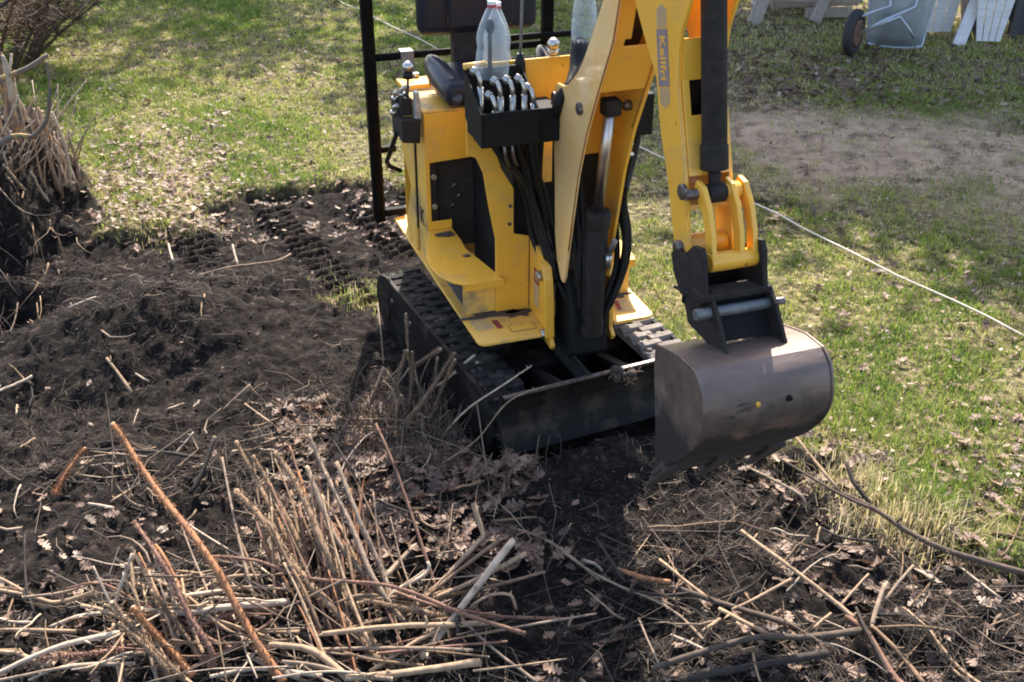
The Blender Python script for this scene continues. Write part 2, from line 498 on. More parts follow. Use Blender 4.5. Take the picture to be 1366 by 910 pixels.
def straw_mask(x, y):
    d = sdf(x, y, STRAW) + 0.4 * fbm(x, y, 2.5, 4, 31)
    return smooth(d, -0.2, 0.25)
def height(x, y):
    x, y = np.asarray(x, float), np.asarray(y, float)
    s = soil_mask(x, y)
    lawn = 0.05 * fbm(x, y, 0.9, 3, 1) + 0.018 * fbm(x, y, 9, 3, 2) + 0.05 * bare_mask(x, y) * fbm(x, y, 7, 4, 4)
    near = np.exp(-(((x - 0.05) / 0.75) ** 2 + ((y - 4.15) / 0.9) ** 2))          # packed flat under the machine
    rough = 0.22 * fbm(x, y, 1.3, 3, 41) * (1 - near) + 0.10 * np.abs(fbm(x, y, 5.5, 4, 43)) + 0.03 * fbm(x, y, 13, 4, 47, 0.62) + 0.03 * fbm(x, y, 30, 3, 49, 0.7) + 0.030 * clods(x, y, 5.5, 61, 0.82) + 0.022 * clods(x, y, 12, 67, 0.78) + 0.012 * clods(x, y, 25, 71, 0.55) + 0.07 * fbm(x * 0.55, y * 1.6, 5, 5, 73, 0.62)
    soil = rough * (1 - 0.45 * near) - 0.03
    h = lawn * (1 - s) + soil * s
    # root mound at the left with the pit dug in front of it
    e = np.sqrt(((x + 3.55) / 1.02) ** 2 + ((y - 5.80) / 1.0) ** 2) + 0.5 * fbm(x, y, 2.5, 4, 51)
    h = h + 0.46 * smooth(-e, -1.10, -0.80)
    p = np.sqrt(((x + 2.62) / 0.62) ** 2 + ((y - 4.72) / 0.36) ** 2) + 0.3 * fbm(x, y, 3, 3, 53)
    h = h - 0.30 * smooth(-p, -1.1, -0.35)
    # low spoil ridge in front of the pit and the heap of brush at the blade
    h = h + 0.16 * np.exp(-(((x + 1.75) / 0.75) ** 2 + ((y - 4.5) / 0.38) ** 2)) * s
    h = h + 0.09 * np.exp(-(((x + 0.38) / 0.42) ** 2 + ((y - 3.25) / 0.42) ** 2))
    h = h - 0.10 * np.exp(-(((x - 3.63) / 0.28) ** 2 + ((y - 7.6) / 0.12) ** 2))   # small hole in the bare patch
    h = h - 0.06 * np.exp(-(((x - 1.62) / 0.35) ** 2 + ((y - 6.1 + 0.35 * (x - 1.62)) / 0.05) ** 2))
    du, dv = (x - 0.051) * math.cos(R(25)) + (y - 4.24) * math.sin(R(25)), (x - 0.051) * math.sin(R(25)) - (y - 4.24) * math.cos(R(25))
    h = h + (0.12 + 0.10 * fbm(x, y, 4, 2, 61)) * np.exp(-((dv - 0.90) / 0.11) ** 2) * smooth(0.62 - np.abs(du + 0.02), 0, 0.25)   # soil pushed up by the blade
    for (ax, ay), (bx, by), wd in PRINTS:                                           # grouser prints of the tracks
        L = math.hypot(bx - ax, by - ay)
        ux, uy = (bx - ax) / L, (by - ay) / L
        t = (x - ax) * ux + (y - ay) * uy
        q = (x - ax) * -uy + (y - ay) * ux
        inside = smooth(wd - np.abs(q), 0, 0.03) * smooth(t, 0, 0.08) * smooth(L - t, 0, 0.08)
        h = h * (1 - 0.6 * inside) + inside * (0.026 * np.clip(2.2 * np.sin(2 * math.pi * t / 0.085 + 6 * fbm(x, y, 3, 2, 8) + np.sign(q) * 0.8), -1, 1) - 0.012)
    return h
def H1(x, y):
    return float(height(np.array([x]), np.array([y]))[0])

def graded(lo, hi, fine_lo, fine_hi, step):
    a = list(np.arange(fine_lo, fine_hi + 1e-6, step))
    s, v = step, a[-1]
    while v < hi:
        s *= 1.25
        v += s
        a.append(v)
    s, v = step, a[0]
    while v > lo:
        s *= 1.25
        v -= s
        a.insert(0, v)
    return np.array(a)
gx = graded(-1500, 1500, -3.9, 3.4, 0.0145)
gy = np.concatenate([graded(-1500, 0, 1.55, 3.6, 0.0125)[:-1] if False else np.array([-1500, -700, -300, -120, -50, -20, -8, -3, -1, 0, 0.6, 1.0, 1.25, 1.4, 1.5]),
                     np.arange(1.55, 3.8, 0.0125), np.arange(3.8, 7.0, 0.017), np.arange(7.0, 12.5, 0.04), np.array([12.8, 13.3, 14, 15, 17, 20, 25, 35, 50, 80, 140, 300, 700, 1500])])
GX, GY = np.meshgrid(gx, gy)
near = smooth(18 - np.abs(GX), 0, 8) * smooth(20 - np.abs(GY), 0, 8)
GZ = height(GX, GY) * near
nx, ny = len(gx), len(gy)
idx = np.arange(nx * ny).reshape(ny, nx)
quads = np.stack([idx[:-1, :-1], idx[:-1, 1:], idx[1:, 1:], idx[1:, :-1]], -1).reshape(-1, 4)

def ground_material():
    m = bpy.data.materials.new('garden_ground')
    m.use_nodes = True
    N, L = m.node_tree.nodes, m.node_tree.links
    p = N['Principled BSDF']
    p.inputs['Roughness'].default_value = 0.95
    p.inputs['Specular IOR Level'].default_value = 0.2
    tc = N.new('ShaderNodeTexCoord')
    def noise(s, d=8, r=0.65):
        n = N.new('ShaderNodeTexNoise')
        n.inputs['Scale'].default_value = s
        n.inputs['Detail'].default_value = d
        n.inputs['Roughness'].default_value = r
        L.new(tc.outputs['Object'], n.inputs['Vector'])
        return n.outputs[0]
    def ramp(v, els):
        cr = N.new('ShaderNodeValToRGB')
        e = cr.color_ramp.elements
        while len(e) < len(els):
            e.new(0.5)
        for i, (pos, c) in enumerate(els):
            e[i].position, e[i].color = pos, (*c, 1)
        L.new(v, cr.inputs[0])
        return cr.outputs[0]
    def mix(f, a, b):
        x = N.new('ShaderNodeMix')
        x.data_type = 'RGBA'
        L.new(f, x.inputs[0])
        L.new(a, x.inputs[6])
        L.new(b, x.inputs[7])
        return x.outputs[2]
    def at(n):
        a = N.new('ShaderNodeAttribute')
        a.attribute_name = n
        return a.outputs['Fac']
    soil = ramp(noise(24), [(0.34, (0.006, 0.0044, 0.0037)), (0.50, (0.013, 0.0094, 0.0078)), (0.60, (0.032, 0.0235, 0.019)), (0.71, (0.10, 0.073, 0.06))])
    lawn = ramp(noise(22), [(0.34, (0.03, 0.024, 0.012)), (0.46, (0.10, 0.085, 0.04)), (0.58, (0.25, 0.21, 0.10)), (0.72, (0.50, 0.41, 0.25))])
    bare = ramp(noise(7), [(0.32, (0.14, 0.10, 0.068)), (0.5, (0.42, 0.295, 0.20)), (0.7, (0.58, 0.425, 0.30))])
    straw = ramp(noise(18), [(0.3, (0.13, 0.10, 0.06)), (0.5, (0.30, 0.23, 0.14)), (0.7, (0.46, 0.37, 0.24))])
    c = mix(at('bare'), lawn, bare)
    c = mix(at('straw'), c, straw)
    c = mix(at('soil'), c, soil)
    L.new(c, p.inputs['Base Color'])
    b = N.new('ShaderNodeBump')
    b.inputs['Distance'].default_value = 0.02
    L.new(noise(55, 10, 0.7), b.inputs['Height'])
    L.new(b.outputs[0], p.inputs['Normal'])
    return m
ground = raw_mesh('ground', np.stack([GX.ravel(), GY.ravel(), GZ.ravel()], 1), quads, ground_material(), smooth=True)
for nm, fn in (('soil', soil_mask), ('bare', bare_mask), ('straw', straw_mask)):
    ground.data.attributes.new(nm, 'FLOAT', 'POINT').data.foreach_set('value', (fn(GX, GY) * (near if nm != 'x' else 1)).ravel().astype(np.float32))
tag(ground, 'lawn running into freshly dug dark garden soil', kind='structure')

# ---------------------------------------------------------------- mini excavator (u right, v forward, z up; yaw 19 degrees)
ex = empty('mini_excavator', (0.222, 3.781, 0.0), R(19))
tag(ex, 'yellow mini excavator on rubber tracks with its bucket hanging above dug soil', 'excavator')
def X():
    return MB(flip=True)
UC_A = R(6)
def uct(p):                                              # undercarriage is turned a little against the upper body
    u, v, z = p
    return (-0.012 + u * math.cos(UC_A) + v * math.sin(UC_A), -0.49 - u * math.sin(UC_A) + v * math.cos(UC_A), z - 0.005)
def XU():
    return MB(flip=True, tf=uct)
def part(b, name, m, parent=None, bevel=0.0, **k):
    return b.build(name, m, parent or ex, bevel, **k)
def sweep_strip(prof, ax_vals, th):
    pass

def curve_pts(P, k=4):
    out = []
    n = len(P)
    for i in range(n - 1):
        p0, p1, p2, p3 = (Vector(P[max(0, min(n - 1, i + q))]) for q in (-1, 0, 1, 2))
        for j in range(k):
            t = j / k
            out.append(tuple(0.5 * ((2 * p1) + (-p0 + p2) * t + (2 * p0 - 5 * p1 + 4 * p2 - p3) * t * t + (-p0 + 3 * p1 - 3 * p2 + p3) * t ** 3)))
    out.append(P[-1])
    return out
# --- tracks
HL, TR = 0.53, 0.14
def stadium(s, r):
    """point and normal angle on the track loop at arc length s (v, z)"""
    a, b = 2 * HL, math.pi * TR
    s %= 2 * a + 2 * b
    if s < a:
        return (-HL + s, TR + r), math.pi / 2
    s -= a
    if s < b:
        t = math.pi / 2 - s / TR
        return (HL + r * math.cos(t), TR + r * math.sin(t)), t
    s -= b
    if s < a:
        return (HL - s, TR - r), -math.pi / 2
    s -= a
    t = -math.pi / 2 - s / TR
    return (-HL + r * math.cos(t), TR + r * math.sin(t)), t
PER = 4 * HL + 2 * math.pi * TR
for sd in (-1, 1):
    u0, u1 = (0.275, 0.455) if sd > 0 else (-0.455, -0.275)
    n = 90
    b = XU()
    vs, fs = [], []
    for i in range(n):
        for r in (TR - 0.006, TR - 0.03):
            (v, z), _ = stadium(PER * i / n, r)
            vs += [(u0, v, z), (u1, v, z)]
    for i in range(n):
        a, c = i * 4, ((i + 1) % n) * 4
        fs += [(a, a + 1, c + 1, c), (a + 2, c + 2, c + 3, a + 3), (a, c, c + 2, a + 2), (a + 1, a + 3, c + 3, c + 1)]
    b.add(vs, fs)
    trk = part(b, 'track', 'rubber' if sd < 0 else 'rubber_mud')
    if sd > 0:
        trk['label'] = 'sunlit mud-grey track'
    nl = 40
    for i in range(nl):
        for half in (0, 1):
            (v, z), t = stadium(PER * (i + 0.5 * half) / nl, TR - 0.006)
            lb = XU()
            ca, sa = math.cos(t), math.sin(t)
            a0, a1 = (u0 - 0.002, u0 + 0.105) if half == 0 else (u1 - 0.105, u1 + 0.002)
            vs = []
            for (hh, ww) in ((0.0, 0.024), ((0.009 if sd < 0 else 0.016) + 0.004 * rnd.random(), 0.017)):
                for uu in (a0, a1):
                    for w in (-ww, ww):
                        vs.append((uu, v + ca * hh + sa * w, z + sa * hh - ca * w))
            lb.add(vs, [(0, 1, 3, 2), (4, 6, 7, 5), (0, 4, 5, 1), (2, 3, 7, 6), (0, 2, 6, 4), (1, 5, 7, 3)])
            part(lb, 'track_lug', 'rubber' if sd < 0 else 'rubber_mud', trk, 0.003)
    mud = XU()                                                   # earth packed between the lugs
    for i in range(260):
        (v, z), t = stadium(rnd.uniform(-0.15, 2 * HL + 0.25), TR - 0.004)
        s = rnd.uniform(0.006, 0.022)
        mud.ball((rnd.uniform(u0 + 0.01, u1 - 0.01), v, z), s, 5, 4, (1, rnd.uniform(0.8, 1.8), rnd.uniform(0.15, 0.35)))
    part(mud, 'packed_earth', 'earth_and_shade' if sd < 0 else 'rubber_mud', trk)['kind'] = 'stuff'
    uo = u0 - 0.002 if sd < 0 else u1 + 0.002
    ui = uo + (0.018 if sd < 0 else -0.018)
    poly = []
    for i in range(40):
        (v, z), _ = stadium(PER * i / 40, TR + 0.008)
        poly.append((v, z))
    part(XU().prism(poly, 0, min(uo, ui), max(uo, ui)), 'track_side_plate', 'muddy_black', None, 0.002)
    for vv, nm in ((-0.53, 'drive_sprocket'), (0.53, 'idler_wheel')):
        part(XU().cyl((uo - 0.012 * -sd * -1 if False else uo + sd * 0.012, vv, TR), (uo - sd * 0.03, vv, TR), 0.062, 20), nm, 'muddy_black', None, 0.003)
    for vv in (-0.3, 0.0, 0.3):
        part(XU().cyl((uo + sd * 0.008, vv, 0.075), (uo - sd * 0.02, vv, 0.075), 0.034, 14), 'track_roller', 'muddy_black', None, 0.002)
    for vv in (-0.44, -0.2, 0.1):
        part(XU().cyl((uo + sd * 0.008, vv, 0.205), (uo - sd * 0.01, vv, 0.205), 0.012, 8), 'bolt', 'bolt')
b = XU()
b.box(-0.275, 0.275, -0.42, 0.40, 0.13, 0.24)
b.tube([(-0.275, 0.3, 0.2), (-0.12, 0.12, 0.24)], 0.05).tube([(0.275, 0.3, 0.2), (0.12, 0.12, 0.24)], 0.05)
part(b, 'track_frame', 'muddy_black', None, 0.01)
part(XU().cyl((0.012, -0.02, 0.24), (0.012, -0.02, 0.40), 0.21, 40), 'slew_ring', 'black', None, 0.004)
# --- dozer blade, curved plate on two arms
b = XU()
cs = [(0.735, 0.342), (0.716, 0.30), (0.708, 0.25), (0.715, 0.19), (0.738, 0.13), (0.765, 0.10)]
b.prism(cs + [(v - 0.012, z) for v, z in cs[::-1]], 0, -0.43, 0.45)
bl = part(b, 'dozer_blade', 'muddy_black', None, 0.0015)
part(XU().prism([(0.738, 0.3465), (0.738, 0.336), (0.722, 0.336), (0.722, 0.3465)], 0, -0.432, 0.452), 'blade_top_rim', 'bolt', bl, 0.001)
for uu in (-0.436, 0.45):
    part(XU().prism([(0.738, 0.345), (0.713, 0.25), (0.725, 0.16), (0.765, 0.10), (0.72, 0.10), (0.68, 0.2), (0.70, 0.345)], 0, uu, uu + 0.008), 'blade_end_plate', 'muddy_black', bl, 0.001)
for uu in (-0.17, 0.13):
    part(XU().prism([(0.70, 0.30), (0.70, 0.14), (0.30, 0.12), (0.30, 0.2)], 0, uu, uu + 0.04), 'blade_arm', 'muddy_black', None, 0.004)
part(XU().tube([(0.0, 0.2, 0.26), (0.0, 0.70, 0.22)], 0.03, 12), 'blade_cylinder', 'black')
# --- deck and foot rests
def arc(cx, cy, r, a0, a1, n=5):
    return [(cx + r * math.cos(R(a0 + (a1 - a0) * i / n)), cy + r * math.sin(R(a0 + (a1 - a0) * i / n))) for i in range(n + 1)]
deck = [(-0.385, -1.33), (-0.10, -1.40), (0.10, -1.40), (0.385, -1.33)] + arc(0.345, -0.03, 0.035, 0, 90) + [(0.20, 0.005), (0.20, -0.14), (-0.085, -0.14), (-0.085, 0.005)] + arc(-0.335, -0.03, 0.035, 90, 180)
dk = part(X().prism(deck, 2, 0.402, 0.416), 'deck_plate', 'yellow_dusty', None, 0.003)
def decal(name, m, parent, c, sx, sy, n=(0, 0, 1), rot=0.0):
    """thin printed sticker lying on a horizontal deck (c is u, v, z of its centre)"""
    b = X()
    ca, sa = math.cos(R(rot)), math.sin(R(rot))
    pts = [(-sx, -sy), (sx, -sy), (sx, sy), (-sx, sy)]
    b.prism([(c[0] + x * ca - y * sa, c[1] + x * sa + y * ca) for x, y in pts], 2, c[2], c[2] + 0.0012)
    return part(b, name, m, parent)
decal('warning_sticker', 'decal_grey', dk, (-0.312, -0.145, 0.4165), 0.036, 0.044, rot=-4)
decal('red_label', 'decal_red', dk, (-0.252, -0.130, 0.4165), 0.012, 0.036, rot=-4)
decal('worn_sticker', 'rust_edge', dk, (-0.165, -0.075, 0.4165), 0.052, 0.028, rot=2)
decal('worn_sticker', 'yellow_dusty', dk, (-0.165, -0.075, 0.4178), 0.049, 0.025, rot=2)
decal('warning_sticker', 'decal_grey', dk, (0.285, -0.12, 0.4165), 0.035, 0.055, rot=6)
decal('red_label', 'decal_red', dk, (0.268, -0.12, 0.418), 0.009, 0.04, rot=10)
for (u, v, du, dv) in ((-0.23, -0.215, 0.125, 0.028), (-0.14, -0.19, 0.05, 0.03), (0.28, -0.205, 0.07, 0.02)):       # earth trodden onto the plates
    b = X()
    pts = [(u + du * math.cos(t) * (1 + 0.35 * math.sin(5 * t + u * 30)), v + dv * math.sin(t) * (1 + 0.4 * math.cos(4 * t + v * 20))) for t in [2 * math.pi * i / 22 for i in range(22)]]
    b.prism(pts, 2, 0.4162, 0.4215)
    part(b, 'dried_mud', 'mud', dk, 0.003)
for sd in (-1, 1):
    if sd < 0:
        pl = [(-0.36, -0.76), (-0.405, -0.62), (-0.44, -0.50), (-0.452, -0.40), (-0.438, -0.30), (-0.405, -0.235), (-0.365, -0.198), (-0.205, -0.198), (-0.222, -0.30), (-0.262, -0.52), (-0.255, -0.60), (-0.255, -0.76)]
    else:
        pl = [(0.39, -0.50), (0.392, -0.30), (0.372, -0.19), (0.235, -0.19), (0.235, -0.50)]
    st = part(X().prism(pl, 2, 0.572, 0.582), 'foot_rest', 'yellow', None, 0.002)
    a0, a1 = (-0.365, -0.203) if sd < 0 else (0.235, 0.372)
    part(X().box(a0, a1, -0.200, -0.192, 0.548, 0.5825), 'front_lip', 'yellow', st, 0.002)
    part(X().box(a0 + 0.005, a1 - 0.003, -0.246, -0.238, 0.416, 0.572), 'foot_rest_riser', 'yellow_dusty', st, 0.002)
part(X().box(-0.362, -0.255, -0.757, -0.748, 0.583, 0.622), 'foot_rest_flange', 'yellow', None, 0.002)
part(X().box(-0.34, 0.30, -0.75, -0.25, 0.4165, 0.4225), 'floor_dirt', 'dust_floor', dk, 0.004)
b = X()
for pts_ in ([(-0.352, -0.70), (-0.27, -0.715), (-0.265, -0.665), (-0.30, -0.655), (-0.345, -0.675)], [(-0.30, -0.45), (-0.27, -0.46), (-0.262, -0.44), (-0.285, -0.43)]):
    part(X().prism(pts_, 2, 0.5822, 0.5865), 'dried_mud', 'mud', None, 0.002)
# --- engine housing
fv, rv = -0.76, -1.20
def panel_with_hole(outer, hole, ax, a, b):
    """outer and hole: same-length point loops"""
    m = X()
    n = len(outer)
    def pt(q, t):
        return (q[0], t, q[1]) if ax == 1 else (t, q[0], q[1])
    vs = [pt(q, t) for t in (a, b) for q in outer + hole]
    fs = []
    for i in range(n):
        j = (i + 1) % n
        o = 2 * n
        fs += [(i, j, n + j, n + i), (o + i, o + n + i, o + n + j, o + j), (i, o + i, o + j, j), (n + i, n + j, o + n + j, o + n + i)]
    return m.add(vs, fs)
hs = part(panel_with_hole([(-0.36, 0.416), (-0.10, 0.416), (0.36, 0.416), (0.36, 1.10), (-0.10, 1.10), (-0.36, 1.10)],
                          [(-0.342, 0.44), (-0.10, 0.425), (0.18, 0.44), (0.18, 0.86), (-0.10, 0.895), (-0.342, 0.885)], 1, fv - 0.01, fv), 'engine_housing', 'yellow', None, 0.003)
part(X().prism([(fv - 0.0105, 0.4165), (fv - 0.0105, 1.10), (-0.90, 1.10), (-0.915, 0.4165)], 0, -0.362, -0.352), 'side_panel', 'yellow_dusty', hs, 0.002)
part(X().prism([(-0.935, 0.4165), (-0.915, 1.10), (-1.235, 1.06), (-1.17, 0.86), (-1.00, 0.70), (-1.10, 0.52), (-1.10, 0.4165)], 0, -0.372, -0.358), 'rear_side_panel', 'yellow_dusty', hs, 0.004)
part(X().prism([(-0.9145, 0.53), (-0.899, 1.095), (-0.9145, 1.095), (-0.931, 0.53)], 0, -0.368, -0.355), 'edge_seal', 'hose', hs)
part(X().prism([(fv - 0.0105, 0.4165), (fv - 0.0105, 1.10), (-1.2, 1.06), (-1.2, 0.4165)], 0, 0.352, 0.362), 'side_panel', 'yellow', hs, 0.002)
part(X().box(-0.35, 0.35, -1.21, -1.20, 0.4165, 1.05), 'rear_panel', 'yellow', hs, 0.002)
part(X().prism([(fv + 0.001, 1.101), (fv + 0.001, 1.113), (-0.90, 1.125), (-1.24, 1.075), (-1.24, 1.063), (-0.90, 1.113)], 0, -0.365, 0.365), 'hood_top', 'yellow_dusty', hs, 0.003)
part(X().box(-0.36, -0.20, -1.24, -1.12, 1.10, 1.122), 'rear_ledge', 'yellow', hs, 0.003)
part(X().box(-0.345, 0.20, fv - 0.05, fv - 0.04, 0.47, 0.91), 'access_cover', 'black', hs, 0.002)
part(X().box(-0.345, -0.318, fv - 0.012 + 0.0005, fv - 0.004 + 0.0, 0.52, 0.885) if False else X().box(-0.3415, -0.312, fv - 0.03, fv - 0.012, 0.50, 0.89), 'cover_flange', 'black', hs, 0.002)
for zz in (0.56, 0.685, 0.82):
    part(X().cyl((-0.325, fv - 0.012, zz), (-0.325, fv + 0.0, zz), 0.013, 10), 'bolt', 'zinc', hs, 0.002)
for (u, z) in ((-0.25, 0.66), (-0.22, 0.70), (-0.24, 0.75)):
    part(X().tube([(u, fv - 0.04, z), (u + 0.02, fv - 0.03, z + 0.02)], 0.006, 8), 'bolt', 'bolt', hs)
# side lettering fragment
km = text_mesh('K', 0.11)
k_ = link('lettering', km, hs)
km.materials.append(M['decal_print'])
k_.matrix_local = Matrix(((0, 0, -1, -0.3635), (-1, 0, 0, 0.845), (0, 1, 0, 0.61), (0, 0, 0, 1)))
# --- front tower that carries the levers
tv0, tv1 = -0.235, -0.225
tower = [(-0.085, 0.4165), (-0.225, 0.4165), (-0.225, 0.74), (-0.252, 0.885), (-0.272, 1.02), (-0.30, 1.085), (-0.335, 1.10), (-0.335, 1.44), (0.30, 1.44), (0.30, 1.12), (-0.055, 1.12), (-0.055, 1.24), (-0.27, 1.24),
         (-0.20, 1.03), (-0.15, 0.945), (-0.15, 0.755), (-0.085, 0.735)]
tw = part(X().prism(tower, 1, tv0, tv1), 'control_tower', 'yellow', None, 0.002)
part(X().prism([(-0.235, 0.4165), (-0.235, 1.10), (-0.76, 1.10), (-0.76, 0.4165)], 0, -0.15, -0.14), 'tower_web', 'black_matt', tw)
part(X().prism([(-0.235, 0.4165), (-0.235, 1.40), (-0.60, 1.10), (-0.76, 1.10), (-0.76, 0.4165)], 0, 0.29, 0.30), 'tower_cheek', 'yellow', tw, 0.002)
part(X().box(-0.045, 0.03, -0.295, -0.285, 0.93, 1.25), 'tower_back_plate', 'yellow_dusty', tw, 0.002)
part(X().box(-0.148, 0.285, -0.40, -0.39, 0.4165, 1.23), 'tower_shield', 'black_matt', tw)
part(X().box(-0.145, 0.02, -0.31, -0.30, 0.60, 1.23), 'tower_shield', 'black_matt', tw)
for (u, z) in ((-0.165, 0.875), (-0.168, 0.80)):
    part(X().cyl((u, tv1 - 0.002, z), (u, tv1 + 0.003, z), 0.008, 8), 'bolt', 'bolt', tw)
# --- lever box with its hydraulic fittings
bu0, bu1 = -0.348, -0.128
b = X()
b.prism([(-0.20, 1.43), (-0.20, 1.255), (-0.10, 1.205), (0.0, 1.20), (0.0, 1.325), (-0.012, 1.325)], 0, bu0, bu0 + 0.008)
b.prism([(-0.20, 1.43), (-0.20, 1.255), (-0.10, 1.205), (0.0, 1.20), (0.0, 1.325), (-0.012, 1.325)], 0, bu1 - 0.008, bu1)
b.box(bu0 + 0.008, bu1 - 0.008, -0.008, 0.0, 1.20, 1.325)
b.box(bu0 + 0.008, bu1 - 0.008, -0.20, -0.008, 1.20, 1.24)
b.box(bu0 + 0.008, bu1 - 0.008, -0.205, -0.192, 1.24, 1.432)
cb = part(b, 'lever_box', 'black_matt', None, 0.003)
part(X().box(-0.126, -0.045, -0.16, -0.02, 1.19, 1.318), 'valve_cover', 'black_matt', cb, 0.006)
part(X().tube([(-0.35, -0.20, 1.442), (-0.27, -0.19, 1.448)], 0.011, 8), 'yellow_rim', 'yellow_dusty', cb)
for i, (u, v, z) in enumerate([(-0.292, -0.045, 1.375), (-0.262, -0.075, 1.415), (-0.216, -0.075, 1.415), (-0.172, -0.075, 1.415), (-0.143, -0.06, 1.385), (-0.318, -0.13, 1.44)]):
    f = part(X().tube([(u + 0.006, v + 0.012, 1.235), (u + 0.006, v + 0.012, z - 0.055)], 0.0115, 10), 'hydraulic_fitting', 'zinc', cb)
    part(X().tube([(u + 0.006, v + 0.012, z - 0.06), (u + 0.005, v + 0.010, z - 0.03), (u, v, z - 0.008), (u - 0.012, v - 0.02, z)], [0.008, 0.0085, 0.009, 0.011], 10), 'elbow', 'zinc', f)
    part(X().cyl((u - 0.004, v - 0.008, z - 0.006), (u - 0.014, v - 0.022, z + 0.002), 0.0165, 6), 'nut', 'zinc', f, 0.002)
for (u0, w) in ((-0.255, 0), (-0.225, 1)):
    part(X().tube([(u0, -0.03, 1.20), (u0 + 0.01, -0.04, 1.14), (u0 + 0.03, -0.06, 1.10)], 0.007, 8), 'hose_union', 'bolt', cb)
# right-hand valve box beyond the boom
vb = part(X().box(0.235, 0.325, -0.12, -0.02, 1.175, 1.33), 'valve_box', 'black_matt', None, 0.004)
part(X().tube([(0.268, -0.06, 1.33), (0.268, -0.06, 1.375), (0.275, -0.06, 1.40)], [0.013, 0.009, 0.007], 10), 'hydraulic_fitting', 'zinc', vb)
part(X().cyl((0.255, -0.06, 1.332), (0.282, -0.06, 1.332), 0.016, 6), 'nut', 'zinc', vb)
# control levers
lv = part(X().tube([(-0.132, -0.21, 1.40), (-0.128, -0.21, 1.55), (-0.122, -0.21, 1.75), (-0.10, -0.21, 1.86)], 0.006, 8), 'control_lever', 'grey_steel')
part(X().tube([(-0.133, -0.21, 1.37), (-0.132, -0.21, 1.43), (-0.132, -0.21, 1.468)], [0.024, 0.02, 0.013], 12), 'lever_boot', 'hose', lv)
part(X().ball((-0.098, -0.21, 1.875), 0.02), 'lever_knob', 'hose', lv)
lv = part(X().tube([(0.03, -0.30, 1.40), (0.024, -0.28, 1.46)], 0.008, 8), 'control_lever', 'chrome')
part(X().ball((0.02, -0.27, 1.475), 0.024, 16, 12), 'lever_knob', 'chrome', lv)
part(X().cyl((0.03, -0.3, 1.44), (0.027, -0.29, 1.452), 0.022, 14), 'lever_collar', 'zinc', lv)
for (u, zz) in ((-0.33, 1.46), (0.10, 1.5)):                 # joysticks under the rain-cover bottles
    lv = part(X().tube([(u + 0.07, -0.17, 1.38), (u + 0.07, -0.165, 1.58)], 0.008, 8), 'joystick', 'hose')
    part(X().ball((u + 0.07, -0.165, 1.585), 0.018, 12, 8, (1, 1, 1.5)), 'joystick_grip', 'hose', lv)
# boot and hoses that rise along the boom on the right of the levers
b = X()
b.tube([(0.085, -0.17, 1.50), (0.075, -0.15, 1.46), (0.045, -0.10, 1.42), (0.0, -0.03, 1.395), (-0.055, 0.0, 1.36), (-0.06, -0.05, 1.25)], [0.036, 0.034, 0.026, 0.022, 0.02, 0.02], 12)
part(b, 'hydraulic_hose', 'hose')
# --- left console with valve block, lever and fittings
lc = part(X().prism([(-0.46, 0.995), (-0.385, 0.985), (-0.378, 1.085), (-0.46, 1.09)], 1, -0.80, -0.735), 'side_console', 'black', None, 0.004)
part(X().prism([(-0.80, 1.085), (-0.95, 1.16), (-0.95, 0.98), (-0.80, 0.99)], 0, -0.452, -0.44), 'console_bracket', 'black', lc, 0.002)
part(X().box(-0.445, -0.40, -0.90, -0.79, 1.09, 1.165), 'valve_block', 'black', lc, 0.004)
part(X().prism([(-0.40, 1.087), (-0.372, 1.087), (-0.378, 1.20), (-0.398, 1.20)], 1, -0.78, -0.745), 'valve_casting', 'white_part', lc, 0.004)
for (u, v, z) in ((-0.455, -0.86, 1.17), (-0.43, -0.84, 1.19), (-0.41, -0.87, 1.18), (-0.47, -0.83, 1.12)):
    f = part(X().tube([(u, v, z - 0.04), (u, v, z), (u + 0.01, v + 0.03, z + 0.018)], 0.009, 10), 'hydraulic_fitting', 'zinc', lc)
    part(X().cyl((u, v, z - 0.03), (u, v, z - 0.012), 0.015, 6), 'nut', 'zinc', f)
lv = part(X().tube([(-0.415, -0.80, 1.16), (-0.408, -0.80, 1.285)], 0.006, 8), 'console_lever', 'bolt', lc)
part(X().ball((-0.407, -0.80, 1.292), 0.024, 16, 12), 'lever_knob', 'chrome', lv)
part(X().cyl((-0.409, -0.80, 1.245), (-0.408, -0.80, 1.272), 0.02, 14), 'lever_collar', 'hose', lv)
b = X()
b.tube([(-0.455, -0.86, 1.0), (-0.465, -0.92, 0.92), (-0.47, -1.02, 0.82), (-0.44, -1.12, 0.76), (-0.38, -1.15, 0.72)], 0.011, 8)
part(b, 'hydraulic_hose', 'hose')
# --- roll bar
for (u, nm) in ((-0.452, 0), (0.405, 1)):
    po = part(X().box(u - 0.027, u + 0.027, -1.377, -1.323, 0.40, 2.15), 'roll_bar_post', 'black_clean', None, 0.012)
    s = -1 if u < 0 else 1
    part(X().box(min(u - s * 0.025, u - s * 0.13), max(u - s * 0.025, u - s * 0.13), -1.37, -1.33, 0.425, 0.46), 'post_bracket', 'black_clean', po, 0.006)
    part(X().box(min(u - s * 0.025, u - s * 0.10), max(u - s * 0.025, u - s * 0.10), -1.37, -1.335, 0.745, 0.775), 'post_bracket', 'black_clean', po, 0.006)
part(X().tube([(-0.425, -1.35, 2.12), (0.38, -1.35, 2.12)], 0.026, 10), 'roll_bar_top', 'black')
part(X().tube([(-0.43, -1.345, 1.195), (0.385, -1.345, 1.195)], 0.017, 12), 'cross_bar', 'black_clean')
part(X().tube([(0.05, -1.295, 1.245), (0.15, -1.295, 1.247), (0.53, -1.295, 1.245), (0.55, -1.28, 1.20)], 0.0155, 12), 'hand_rail', 'black_clean')
